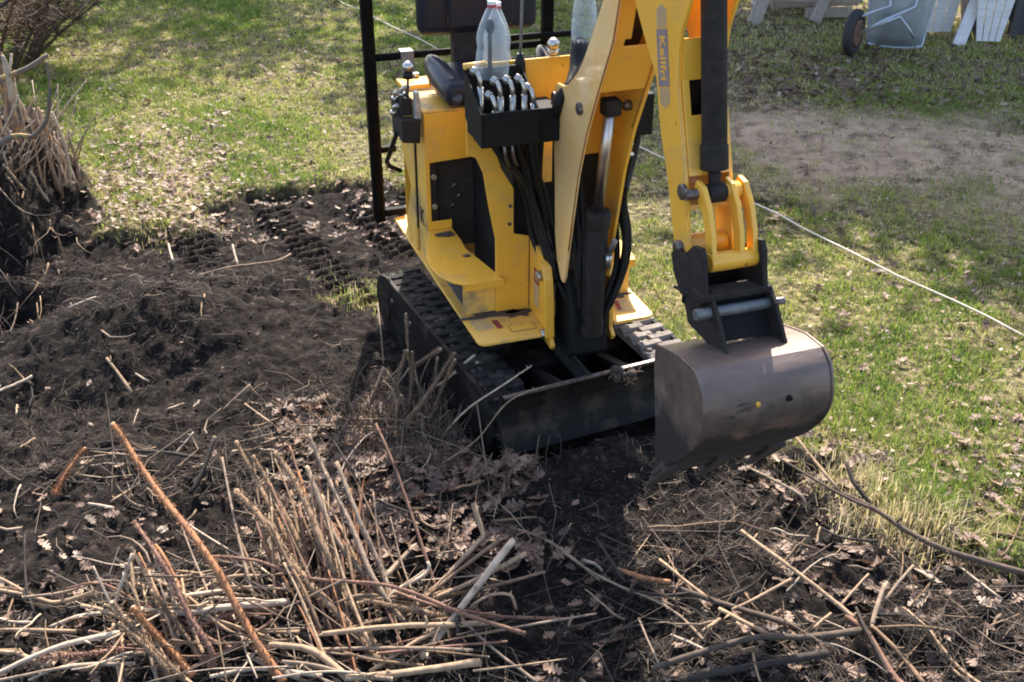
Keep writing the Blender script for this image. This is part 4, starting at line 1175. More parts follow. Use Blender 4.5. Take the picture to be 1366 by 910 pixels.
MB().tube([(0.16, -0.03, 0.75), (0.18, -0.28, 0.70), (0.16, -0.03, 0.6)], 0.014, 8).build('stand_leg', 'galv', wb)
MB().tube([(-0.12, -0.03, 0.75), (-0.14, -0.28, 0.70), (-0.12, -0.03, 0.6)], 0.014, 8).build('stand_leg', 'galv', wb)

def beam(p0, p1, w, t, up=(0, 0, 1)):
    """a rectangular timber from p0 to p1"""
    p0, p1 = Vector(p0), Vector(p1)
    d = (p1 - p0).normalized()
    u = Vector(up)
    s = d.cross(u)
    s = s.normalized() if s.length > 1e-3 else Vector((1, 0, 0))
    n = s.cross(d).normalized()
    vs = [tuple(q + s * (a * w / 2) + n * (c * t / 2)) for q in (p0, p1) for a, c in ((-1, -1), (1, -1), (1, 1), (-1, 1))]
    return MB().add(vs, [(0, 1, 2, 3), (4, 7, 6, 5), (0, 4, 5, 1), (1, 5, 6, 2), (2, 6, 7, 3), (3, 7, 4, 0)])
tb = empty('timber_trestle', (0, 0, 0))
tag(tb, 'weathered timber trestle with leaning planks left of the wheelbarrow', 'trestle')
FRONT = (0, -1, 0.2)
beam((2.34, 10.72, 0.0), (2.72, 11.1, 0.80), 0.125, 0.05, FRONT).build('leg', 'grey_wood', tb, 0.004)
beam((2.95, 10.78, 0.0), (3.32, 11.1, 0.80), 0.11, 0.05, FRONT).build('leg', 'grey_wood', tb, 0.004)
beam((3.05, 11.5, 0.0), (2.75, 11.15, 0.80), 0.10, 0.05, FRONT).build('leg', 'grey_wood', tb, 0.004)
beam((2.60, 11.6, 0.0), (2.30, 11.2, 0.80), 0.10, 0.05, FRONT).build('leg', 'grey_wood', tb, 0.004)
beam((2.40, 10.98, 0.22), (3.45, 10.98, 0.20), 0.11, 0.05, FRONT).build('rail', 'grey_wood', tb, 0.004)
beam((2.2, 11.12, 0.83), (3.7, 11.12, 0.83), 0.10, 0.10, FRONT).build('top_rail', 'grey_wood', tb, 0.004)
beam((2.9, 10.92, 0.06), (3.35, 10.98, 0.06), 0.10, 0.08, FRONT).build('foot_rail', 'grey_wood', tb, 0.004)
beam((2.15, 11.35, 0.0), (2.32, 11.40, 0.62), 0.10, 0.04, FRONT).build('plank', 'white_wood', tb, 0.003)
beam((3.25, 11.6, 0.0), (3.1, 11.3, 0.8), 0.09, 0.05, FRONT).build('leg', 'dark_wood', tb, 0.004)
beam((2.62, 11.25, 0.08), (3.5, 11.3, 0.10), 0.09, 0.05, FRONT).build('foot_rail', 'grey_wood', tb, 0.004)
beam((2.55, 11.5, 0.0), (2.66, 11.55, 0.7), 0.16, 0.03, FRONT).build('plank', 'white_wood', tb, 0.003)
beam((3.08, 11.55, 0.0), (3.22, 11.6, 0.7), 0.14, 0.03, FRONT).build('plank', 'white_wood', tb, 0.003)
# folded white garden chairs
def garden_chair(loc, rz, label, panel, seams):
    e = empty('garden_chair', loc, rz)
    tag(e, label, 'garden chair', 'white garden chairs stood at the end of the lawn')
    (b0, b1, t0, t1, z1) = panel
    k = seams
    for i in range(k):
        f0, f1 = i / k, (i + 1) / k
        g = 0.004
        q = [(b0 + (b1 - b0) * f0 + g, 0, 0.03), (b0 + (b1 - b0) * f1 - g, 0, 0.03), (t0 + (t1 - t0) * f1 - g, 0.16, z1), (t0 + (t1 - t0) * f0 + g, 0.16, z1)]
        vs = q + [(x, y + 0.022, z) for x, y, z in q]
        MB().add(vs, [(0, 1, 2, 3), (7, 6, 5, 4), (0, 4, 5, 1), (1, 5, 6, 2), (2, 6, 7, 3), (3, 7, 4, 0)]).build('slat', 'white_wood', e, 0.003)
    return e
c1 = garden_chair((3.98, 10.3, H1(3.98, 10.3)), R(-4), 'white slatted garden chair just right of the wheelbarrow', (-0.12, 0.13, -0.20, 0.30, 0.95), 3)
beam((0.10, -0.36, -0.01), (0.42, 0.10, 0.72), 0.11, 0.03, FRONT).build('leg', 'white_wood', c1, 0.003)
beam((0.30, 0.10, 0.0), (0.16, 0.25, 0.8), 0.07, 0.03, FRONT).build('back_leg', 'grey_wood', c1, 0.003)
beam((-0.10, 0.12, 0.0), (-0.24, 0.25, 0.6), 0.06, 0.03, FRONT).build('back_leg', 'grey_wood', c1, 0.003)
c2 = garden_chair((4.34, 9.95, H1(4.34, 9.95)), R(-5), 'white slatted garden chair beside the dark board at the right edge', (-0.12, 0.10, -0.22, 0.29, 0.95), 4)
beam((-0.02, 0.25, 0.0), (-0.24, 0.40, 0.7), 0.07, 0.04, FRONT).build('back_leg', 'dark_wood', c2, 0.003)
beam((-0.16, 0.16, 0.0), (-0.02, 0.40, 0.7), 0.05, 0.04, FRONT).build('back_leg', 'dark_wood', c2, 0.003)
beam((0.3, 0.3, 0.0), (0.36, 0.5, 0.7), 0.06, 0.04, FRONT).build('back_leg', 'dark_wood', c2, 0.003)
db = empty('dark_board', (4.92, 10.25, H1(4.9, 10.2)), R(-6))
tag(db, 'dark stained board leaning at the right edge behind the last white chair', 'board')
beam((0.02, 0.0, -0.01), (0.14, 0.3, 0.95), 0.62, 0.03, FRONT).build('board_panel', 'dark_wood', db, 0.004)
beam((0.02, 0.05, 0.1), (0.1, 0.24, 0.75), 0.7, 0.02, FRONT).build('batten', 'dark_wood', db, 0.004)

# ---------------------------------------------------------------- shrubs
def twig_pts(p, dirv, L, n, bend, r=rnd):
    P = [Vector(p)]
    d = Vector(dirv).normalized()
    for i in range(n):
        d = (d + Vector((r.uniform(-1, 1), r.uniform(-1, 1), r.uniform(-1, 1))) * bend).normalized()
        P.append(P[-1] + d * (L / n))
    return [tuple(q) for q in P]
# bare dark shrub whose branches fill the upper left corner
sh = empty('bare_shrub', (-4.35, 9.1, H1(-4.35, 9.1)))
tag(sh, 'dense dark leafless shrub filling the upper left corner', 'shrub')
r2 = random.Random(3)
for i in range(34):
    a = r2.uniform(0, 2 * math.pi)
    dv = (math.cos(a) * 0.75, math.sin(a) * 0.75, r2.uniform(0.5, 1.3))
    P = twig_pts((0.25 * math.cos(a), 0.25 * math.sin(a), 0), dv, r2.uniform(0.9, 1.7), 7, 0.16, r2)
    m = MB().tube(P, [0.016 * (1 - 0.8 * k / 7) for k in range(8)], 6)
    br = m.build('branch', 'darkbrown', sh)
    t = MB()
    for q in P[2:]:
        for k in range(13):
            dd = (r2.uniform(-1, 1), r2.uniform(-1, 1), r2.uniform(-0.2, 1))
            t.tube(twig_pts(q, dd, r2.uniform(0.2, 0.55), 3, 0.25, r2), [0.005, 0.004, 0.003, 0.0015], 3, caps=False)
    t.build('twigs', 'darkbrown' if i % 2 else 'brown', br)
# old shrub stump with pale split stems on the root mound
st = empty('cut_shrub', (-2.98, 6.05, max(0.0, H1(-3.1, 6.0) - 0.36)))
tag(st, 'cut back shrub of pale split stems with orange lichen on the root mound', 'shrub')
for i in range(190):
    x, y = max(-0.7, min(0.34, r2.gauss(-0.06, 0.26))), r2.gauss(0.0, 0.14)
    L = r2.uniform(0.35, 0.9) * (1.0 if x < 0.1 else 0.75)
    P = twig_pts((x, y, 0), (r2.gauss(0.05, 0.42), r2.gauss(-0.1, 0.25), 1), L, 5, 0.16, r2)
    rr = r2.choice([0.005, 0.006, 0.008, 0.010, 0.014])
    MB().tube(P, [rr * (1 - 0.5 * k / 5) for k in range(6)], 6).build('stem', r2.choice(['pale', 'pale', 'pale', 'tan', 'greybrown']), st)
def limb(P, r, m):
    k = len(P)
    return MB().tube(curve_pts(P, 4), [r * (1 - 0.55 * i / (4 * k - 4)) for i in range(4 * k - 3)], 9).build('limb', m, st, 0.0)
limb([(0.12, 0.0, 0.0), (0.11, 0.02, 0.45), (0.10, 0.0, 0.84)], 0.036, 'lichen')
limb([(-0.25, -0.30, 0.22), (0.05, -0.30, 0.36), (0.25, -0.32, 0.46), (0.36, -0.32, 0.46)], 0.027, 'lichen')
limb([(0.36, -0.32, 0.46), (0.46, -0.34, 0.56), (0.52, -0.34, 0.74), (0.53, -0.34, 0.88)], 0.014, 'lichen')
limb([(-0.15, -0.10, 0.60), (0.10, -0.12, 0.70), (0.30, -0.10, 0.77), (0.42, -0.05, 0.84)], 0.024, 'lichen')
limb([(0.20, -0.12, 0.60), (0.22, -0.14, 0.78), (0.21, -0.14, 0.86)], 0.02, 'pale')
limb([(-0.30, -0.1, 1.02), (-0.1, -0.1, 1.0), (0.15, -0.1, 1.06), (0.4, -0.05, 1.22), (0.65, 0.0, 1.42)], 0.014, 'dark')
limb([(-0.45, -0.2, 1.0), (-0.3, -0.25, 0.85), (-0.2, -0.28, 0.6)], 0.03, 'pale')
for i in range(120):                                        # roots that hang out of the dug face
    a = r2.uniform(-0.55, 0.75)
    px, py = -0.20 + a, -0.35 - 0.75 * r2.random()
    z0 = H1(st.location.x + px, st.location.y + py) - st.location.z + 0.02
    P = twig_pts((px, py, z0), (r2.gauss(0.25, 0.4), -0.7, r2.uniform(-0.9, 0.2)), r2.uniform(0.2, 0.65), 6, 0.22, r2)
    w = r2.uniform(0.002, 0.006)
    MB().tube(P, [w * (1 - 0.12 * k) for k in range(7)], 5).build('root', r2.choice(['brown', 'greybrown', 'dark', 'darkbrown', 'tan']), st)

# ---------------------------------------------------------------- canes and sticks that can be told apart
CANES = [
    ('orange', 0.0131, [(-1.359, 3.089, 0.42), (-1.226, 2.947, 0.32), (-0.958, 2.634, 0.22), (-0.808, 2.456, 0.12), (-0.676, 2.326, 0.02)], 'longest orange thorny cane rising from the foreground pile to its tip at upper left'),
    ('red', 0.0093, [(-1.227, 2.793, 0.25), (-1.093, 2.62, 0.192), (-0.993, 2.495, 0.135), (-0.911, 2.399, 0.078), (-0.898, 2.368, 0.02)], 'reddish slender cane standing just left of the longest orange cane'),
    ('brown', 0.0157, [(-0.946, 3.001, 0.22), (-0.803, 2.833, 0.165), (-0.658, 2.657, 0.11), (-0.507, 2.524, 0.055), (-0.392, 2.414, 0.0)], 'thickest bristly brown cane with a pale cut end in the foreground pile'),
    ('brown', 0.0103, [(-0.977, 3.188, 0.3), (-0.881, 3.048, 0.217), (-0.758, 2.84, 0.133), (-0.684, 2.783, 0.05)], 'bristly brown cane with the highest tip of the fan of canes'),
    ('brown', 0.0102, [(-0.905, 3.124, 0.28), (-0.811, 2.998, 0.203), (-0.7, 2.802, 0.127), (-0.669, 2.753, 0.05)], 'bristly brown cane lying right beside the highest one of the fan'),
    ('brown', 0.0135, [(-0.822, 3.114, 0.3), (-0.716, 2.953, 0.225), (-0.6, 2.745, 0.15), (-0.54, 2.64, 0.075), (-0.413, 2.467, 0.0)], 'stout bristly cane in the middle of the fan of canes'),
    ('greybrown', 0.0112, [(-0.698, 3.027, 0.28), (-0.652, 2.923, 0.21), (-0.567, 2.801, 0.14), (-0.482, 2.716, 0.07), (-0.419, 2.676, 0.0)], 'grey brown cane with a bend near its tip in the fan'),
    ('greybrown', 0.01, [(-0.71, 3.158, 0.32), (-0.634, 3.027, 0.245), (-0.529, 2.826, 0.17), (-0.444, 2.674, 0.095), (-0.339, 2.553, 0.02)], 'straight grey brown cane with the longest run on the right of the fan'),
    ('greybrown', 0.0099, [(-0.601, 3.036, 0.28), (-0.502, 2.844, 0.193), (-0.433, 2.736, 0.107), (-0.365, 2.587, 0.02)], 'rightmost grey brown cane of the fan of canes'),
    ('red',0.0071,[(-0.708,2.819,0.1),(-0.648,2.684,0.073),(-0.542,2.481,0.047),(-0.466,2.38,0.02)],None),
    ('red', 0.0071, [(-0.999, 2.756, 0.14), (-0.824, 2.722, 0.132), (-0.646, 2.656, 0.124), (-0.383, 2.623, 0.116), (-0.158, 2.537, 0.108), (0.041, 2.451, 0.1)], 'long reddish shoot lying crosswise over the fan of canes'),
    ('brown',0.0095,[(-0.518,2.613,0.1),(-0.352,2.573,0.08),(-0.198,2.561,0.06)],None),
    ('tan', 0.0104, [(-0.573, 2.449, 0.09), (-0.371, 2.481, 0.083), (-0.195, 2.514, 0.077), (-0.072, 2.528, 0.07)], 'straight tan stick lying level across the middle of the pile'),
    ('tan', 0.0133, [(-0.486, 2.287, 0.08), (-0.312, 2.326, 0.07), (-0.096, 2.368, 0.06)], 'thick tan stick lying along the bottom edge of the pile'),
    ('tan',0.0123,[(-0.733,2.422,0.08),(-0.6,2.395,0.07),(-0.487,2.306,0.06)],None),
    ('tan', 0.0099, [(-0.329, 2.623, 0.04), (-0.245, 2.713, 0.06), (-0.098, 2.872, 0.12), (-0.129, 2.936, 0.2)], 'tan stick with a sharp bend and a pale upturned tip'),
    ('brown',0.0074,[(-0.321,2.637,0.04),(-0.168,2.756,0.09),(-0.038,2.847,0.14)],None),
    ('tan',0.0098,[(-0.29,2.651,0.04),(-0.135,2.716,0.07),(0.045,2.819,0.1)],None),
    ('pale', 0.0132, [(-0.275, 2.432, 0.02), (-0.15, 2.607, 0.08), (0.005, 2.84, 0.14)], 'thick whitish stick pointing up from the right side of the pile'),
    ('tan',0.0059,[(-0.141,2.601,0.06),(-0.073,2.598,0.12),(-0.007,2.605,0.12),(0.014,2.623,0.04)],None),
    ('greybrown',0.0057,[(-0.159,2.54,0.08),(-0.043,2.427,0.05),(0.076,2.332,0.02)],None),
    ('tan',0.008,[(-0.427,2.361,0.04),(-0.313,2.441,0.055),(-0.205,2.521,0.07)],None),
    ('greybrown',0.01,[(-0.34,2.874,0.04),(-0.412,2.705,0.08)],None),
    ('pale',0.0086,[(-0.278,2.785,0.09),(-0.287,2.757,0.06),(-0.394,2.689,0.03)],None),
    ('dark',0.0093,[(-0.172,2.532,0.1),(-0.161,2.439,0.0)],None),
    ('greybrown', 0.0052, [(-0.008, 3.014, 0.03), (0.14, 2.939, 0.025), (0.293, 2.787, 0.02)], 'thin grey twig lying alone on dark soil right of the pile'),
    ('dark',0.0054,[(-0.776,3.48,0.2),(-0.666,3.295,0.2),(-0.57,3.129,0.17),(-0.499,3.038,0.12),(-0.347,2.973,0.05)],None),
    ('greybrown',0.006,[(-0.847,3.617,0.06),(-0.565,3.58,0.06),(-0.297,3.569,0.06)],None),
    ('greybrown',0.0051,[(-0.537,3.873,0.5),(-0.512,3.709,0.42),(-0.524,3.828,0.22)],None),
    ('tan',0.0093,[(-0.528,3.85,0.2),(-0.573,3.79,0.11),(-0.612,3.759,0.02)],None),
    ('greybrown',0.007,[(-0.433,3.909,0.42),(-0.436,3.983,0.22)],None),
    ('greybrown',0.0057,[(-0.44,4.019,0.2),(-0.486,3.954,0.12),(-0.549,3.973,0.06)],None),
    ('tan',0.0079,[(-0.429,3.882,0.26),(-0.431,3.985,0.12)],None),
    ('brown',0.0085,[(-0.438,3.882,0.26),(-0.47,3.83,0.14),(-0.495,3.731,0.02)],None),
    ('brown',0.0078,[(-0.413,3.904,0.24),(-0.419,3.876,0.13),(-0.425,3.731,0.02)],None),
    ('tan',0.007,[(-0.417,3.939,0.22),(-0.396,3.862,0.12),(-0.369,3.827,0.05)],None),
    ('brown',0.0095,[(-0.289,3.824,0.3),(-0.424,4.132,0.04)],None),
    ('brown', 0.0105, [(-0.232, 3.788, 0.3), (-0.303, 3.709, 0.207), (-0.388, 3.59, 0.113), (-0.428, 3.596, 0.02)], 'stoutest upright twig of the dead shrub beside the track'),
    ('pale', 0.0092, [(-0.147, 3.758, 0.3), (-0.262, 3.771, 0.19), (-0.325, 3.892, 0.08)], 'pale forked twig of the dead shrub leaning towards the track'),
    ('pale',0.0077,[(-0.137,3.733,0.29),(-0.226,3.954,0.12)],None),
    ('brown',0.0091,[(-0.227,3.727,0.28),(-0.282,3.727,0.15),(-0.344,3.676,0.02)],None),
    ('greybrown',0.0062,[(-0.3,3.796,0.26),(-0.322,3.874,0.12)],None),
    ('greybrown',0.0068,[(-0.148,3.745,0.22),(-0.191,3.717,0.12),(-0.234,3.676,0.02)],None),
    ('greybrown',0.0071,[(-0.27,3.883,0.1),(-0.274,3.845,0.02)],None),
    ('brown',0.0068,[(-0.431,3.592,0.2),(-0.483,3.731,0.02)],None),
    ('pale', 0.0051, [(0.074, 3.552, 0.36), (-0.025, 3.391, 0.36), (-0.164, 3.429, 0.22), (-0.274, 3.526, 0.05)], 'pale stub of a twig poking over the end of the blade'),
    ('greybrown',0.0039,[(0.118,3.346,0.34),(-0.016,3.24,0.3),(-0.133,3.308,0.15),(-0.276,3.298,0.02)],None),
    ('brown',0.0059,[(-0.595,3.531,0.1),(-0.447,3.515,0.1),(-0.297,3.578,0.05)],None),
    ('pale',0.009,[(-0.359,3.632,0.1),(-0.352,3.618,0.03)],None),
    ('tan', 0.0085, [(-1.706, 2.714, 0.03), (-1.575, 2.689, 0.033), (-1.467, 2.644, 0.037), (-1.314, 2.606, 0.04)], 'forked tan stick entering at the left edge of the picture'),
    ('tan',0.0062,[(-1.723,2.768,0.05),(-1.64,2.73,0.045),(-1.572,2.686,0.04)],None),
    ('pale',0.0082,[(-1.444,2.533,0.03),(-1.362,2.539,0.04),(-1.283,2.548,0.05)],None),
    ('pale', 0.0118, [(-1.16, 2.545, 0.06), (-1.069, 2.529, 0.062), (-0.982, 2.546, 0.065), (-0.894, 2.553, 0.067), (-0.712, 2.618, 0.07)], 'long pale stick lying level under the orange cane'),
    ('pale', 0.0101, [(-1.522, 2.279, 0.04), (-1.355, 2.35, 0.06), (-1.184, 2.428, 0.08)], 'pale stick slanting out of the lower left corner'),
    ('red',0.0089,[(-1.383,2.313,0.05),(-1.29,2.344,0.06),(-1.162,2.383,0.07)],None),
    ('red',0.007,[(-1.075,2.468,0.05),(-0.99,2.509,0.053),(-0.899,2.541,0.057),(-0.791,2.588,0.06)],None),
    ('tan',0.009,[(-1.575,2.401,0.03),(-1.476,2.37,0.033),(-1.404,2.331,0.037),(-1.351,2.305,0.04)],None),
    ('brown',0.01,[(-1.156,2.427,0.16),(-1.057,2.357,0.09),(-0.965,2.315,0.02)],None),
    ('orange', 0.0101, [(-1.13, 2.441, 0.18), (-1.053, 2.402, 0.1), (-0.951, 2.335, 0.02)], 'orange brown cane in the bundle at the lower left'),
    ('brown',0.0089,[(-1.166,2.409,0.15),(-1.08,2.352,0.107),(-1.02,2.32,0.063),(-1.008,2.324,0.02)],None),
    ('greybrown',0.008,[(-1.205,2.474,0.17),(-1.19,2.49,0.1),(-1.079,2.401,0.03)],None),
    ('pale',0.0046,[(-1.286,2.57,0.2),(-1.229,2.509,0.125),(-1.22,2.525,0.05)],None),
    ('pale', 0.0071, [(-1.196, 2.654, 0.2), (-1.235, 2.579, 0.1), (-1.246, 2.572, 0.05)], 'pale forked twig standing over the lower left bundle'),
    ('greybrown',0.0059,[(-1.207,2.627,0.18),(-1.211,2.596,0.1),(-1.192,2.582,0.04)],None),
    ('tan',0.0059,[(-1.306,2.774,0.1),(-1.149,2.675,0.087),(-1.016,2.585,0.075),(-0.889,2.5,0.062),(-0.739,2.439,0.05)],None),
    ('pale',0.005,[(-1.15,2.997,0.1),(-0.964,2.869,0.083),(-0.847,2.797,0.067),(-0.728,2.696,0.05)],None),
    ('tan',0.0061,[(-1.028,2.651,0.04),(-0.931,2.71,0.057),(-0.804,2.734,0.073),(-0.731,2.734,0.09)],None),
    ('red',0.0057,[(-0.959,2.351,0.05),(-0.845,2.419,0.07),(-0.74,2.513,0.09)],None),
    ('tan',0.0048,[(-0.907,2.663,0.08),(-0.768,2.657,0.085),(-0.649,2.651,0.09)],None),
    ('brown',0.0081,[(-1.119,2.564,0.12),(-1.028,2.485,0.07),(-0.923,2.38,0.02)],None),
    ('tan',0.007,[(-0.97,2.539,0.05),(-0.821,2.5,0.05),(-0.66,2.512,0.05)],None),
    ('pale',0.0078,[(-0.898,2.326,0.03),(-0.751,2.37,0.03),(-0.564,2.326,0.03)],None),
    ('greybrown',0.0101,[(-0.802,2.411,0.05),(-0.633,2.335,0.02)],None),
    ('darkbrown',0.0068,[(1.002,3.341,0.12),(1.179,3.149,0.105),(1.276,3.077,0.09)],None),
    ('darkbrown', 0.0117, [(1.165, 3.191, 0.09), (1.282, 3.09, 0.08), (1.39, 2.965, 0.07), (1.506, 2.862, 0.06), (1.736, 2.775, 0.05)], 'longest dark branch lying along the edge of the grass'),
    ('tan',0.007,[(1.068,3.421,0.14),(1.186,3.173,0.1)],None),
    ('dark', 0.0096, [(1.24, 3.284, 0.14), (1.252, 3.205, 0.1), (1.297, 3.133, 0.06)], 'dark forked stub standing up from the long branch'),
    ('orange',0.0063,[(1.459,2.917,0.06),(1.581,2.841,0.055),(1.651,2.805,0.05)],None),
    ('tan', 0.0087, [(0.798, 2.969, 0.05), (0.897, 2.813, 0.05), (1.035, 2.636, 0.05), (1.086, 2.575, 0.05)], 'straight tan stick lying on bare soil below the bucket'),
    ('red', 0.0126, [(1.062, 2.586, 0.04), (1.102, 2.5, 0.04), (1.137, 2.343, 0.04), (1.16, 2.287, 0.04)], 'thick reddish stick at the lower right crossed by two others'),
    ('brown',0.0091,[(1.119,2.515,0.06),(1.182,2.411,0.05),(1.222,2.308,0.04)],None),
    ('dark',0.0069,[(1.09,2.59,0.08),(1.097,2.465,0.065),(1.123,2.324,0.05)],None),
    ('greybrown',0.0096,[(1.216,2.699,0.06),(1.128,2.536,0.04)],None),
    ('greybrown',0.0061,[(1.333,2.786,0.08),(1.202,2.647,0.05)],None),
    ('tan',0.0049,[(1.184,2.768,0.06),(1.053,2.629,0.05)],None),
    ('tan',0.0059,[(1.012,2.585,0.05),(0.946,2.533,0.03)],None),
    ('tan',0.0068,[(1.307,2.504,0.03),(1.349,2.385,0.03),(1.398,2.3,0.03)],None),
    ('tan',0.0056,[(1.326,2.391,0.03),(1.364,2.317,0.03)],None),
    ('brown',0.0047,[(1.133,2.536,0.04),(1.269,2.52,0.04),(1.388,2.52,0.04)],None),
    ('tan',0.0061,[(0.706,2.612,0.05),(0.765,2.647,0.05),(0.915,2.724,0.05)],None),
    ('tan',0.0074,[(0.502,2.847,0.05),(0.637,2.661,0.05)],None),
    ('orange', 0.0099, [(0.358, 2.798, 0.05), (0.439, 2.761, 0.05), (0.522, 2.724, 0.05)], 'short stick with an orange peeled end below the bucket'),
    ('darkbrown', 0.0108, [(0.52, 2.714, 0.05), (0.578, 2.689, 0.047), (0.719, 2.63, 0.043), (0.89, 2.491, 0.04)], 'dark crooked branch lying across the soil below the bucket'),
    ('dark',0.0073,[(0.389,2.718,0.04),(0.499,2.68,0.045),(0.578,2.685,0.05)],None),
    ('tan',0.0094,[(0.66,2.601,0.06),(0.824,2.459,0.03)],None),
    ('tan',0.0081,[(0.7,2.523,0.04),(0.771,2.447,0.03)],None),
    ('greybrown',0.0048,[(0.389,2.718,0.04),(0.471,2.661,0.037),(0.548,2.586,0.033),(0.6,2.475,0.03)],None),
    ('pale',0.0058,[(0.497,2.523,0.03),(0.604,2.441,0.03)],None),
    ('tan',0.0071,[(0.594,2.513,0.04),(0.663,2.576,0.03)],None),
    ('dark', 0.0145, [(0.491, 2.31, 0.05), (0.845, 2.342, 0.05), (0.94, 2.381, 0.05)], 'thick blackened branch along the bottom edge'),
    ('darkbrown',0.0126,[(0.419,2.357,0.05),(0.723,2.424,0.05),(0.899,2.436,0.05),(1.09,2.512,0.05)],None),
    ('dark',0.0063,[(0.291,2.9,0.1),(0.372,2.75,0.04)],None),
    ('greybrown',0.005,[(0.172,2.897,0.03),(0.27,2.813,0.03),(0.39,2.721,0.03)],None),
    ('greybrown',0.0046,[(0.401,2.575,0.05),(0.435,2.431,0.04),(0.463,2.323,0.03)],None),
    ('pale',0.005,[(1.512,2.832,0.04),(1.597,2.682,0.03)],None),
    ('dark',0.0053,[(1.087,3.047,0.04),(1.152,2.979,0.035),(1.267,2.949,0.03)],None),
    ('tan',0.0052,[(1.081,3.006,0.05),(1.06,2.953,0.03)],None),
    ('tan',0.0047,[(1.257,2.627,0.03),(1.303,2.51,0.03),(1.322,2.431,0.03)],None),
    ('greybrown',0.007,[(0.912,3.404,0.03),(1.042,3.216,0.03),(1.075,3.181,0.03)],None),
    ('dark',0.0102,[(-1.653,3.486,0.06),(-1.51,3.481,0.053),(-1.31,3.45,0.047),(-1.211,3.434,0.04)],None),
    ('orange', 0.0113, [(-1.635, 3.433, 0.09), (-1.689, 3.338, 0.05), (-1.703, 3.243, 0.02)], 'crooked branch with a broken orange end on the soil at left'),
    ('black', 0.014, [(-1.134, 3.435, 0.12), (-1.167, 3.263, 0.05), (-1.189, 3.225, 0.02)], 'short blackened stick with a pale tip standing in the soil'),
    ('pale',0.0097,[(-2.211,3.942,0.03),(-2.155,4.009,0.03),(-2.093,4.06,0.03)],None),
    ('tan',0.0097,[(-1.764,4.092,0.06),(-1.634,3.964,0.02)],None),
    ('greybrown',0.0063,[(-1.117,3.94,0.05),(-1.211,3.834,0.02)],None),
    ('tan',0.0061,[(-1.11,3.816,0.05),(-0.961,3.661,0.03)],None),
    ('pale',0.0053,[(-1.262,3.576,0.08),(-1.314,3.489,0.03)],None),
    ('tan',0.0062,[(-1.398,3.29,0.03),(-1.462,3.167,0.03)],None),
    ('pale',0.007,[(-2.023,4.381,0.03),(-1.905,4.445,0.03)],None),
    ('greybrown', 0.0066, [(-1.532, 4.79, 0.03), (-1.396, 4.846, 0.06), (-1.245, 5.189, 0.06), (-1.196, 5.346, 0.04)], 'long thin bare twig lying over the track prints'),
    ('pale',0.0068,[(-1.543,3.163,0.03),(-1.436,3.128,0.03)],None),
    ('tan',0.0063,[(-2.058,3.784,0.03),(-2.088,3.869,0.02)],None),
    ('pale',0.0091,[(-1.882,5.452,0.05),(-1.802,5.247,0.02)],None),
    ('pale',0.009,[(-1.51,5.37,0.06),(-1.451,5.228,0.02)],None)]
BRISTLY = ('bristly', 'thorny', 'slender cane')
LOOK = {'orange': 'orange brown', 'red': 'reddish', 'brown': 'brown', 'greybrown': 'grey brown', 'tan': 'tan', 'pale': 'pale', 'dark': 'dark', 'darkbrown': 'dark brown', 'black': 'black'}
WHERE = {'pile': ' in the cane pile', 'shrub': ' by the track', 'right': ' on soil below the bucket', 'left': ' on the dug soil'}
GR = {'pile': ('cut cane lying in the tangled foreground pile', 'cut canes of the foreground pile'),
      'shrub': ('upright twig of the dead shrub beside the track', 'upright twigs at the track'),
      'right': ('dry stick lying on dark soil below and right of the bucket', 'sticks on the soil below the bucket'),
      'left': ('small stick lying on the dug soil left of the track', 'sticks on the dug soil')}
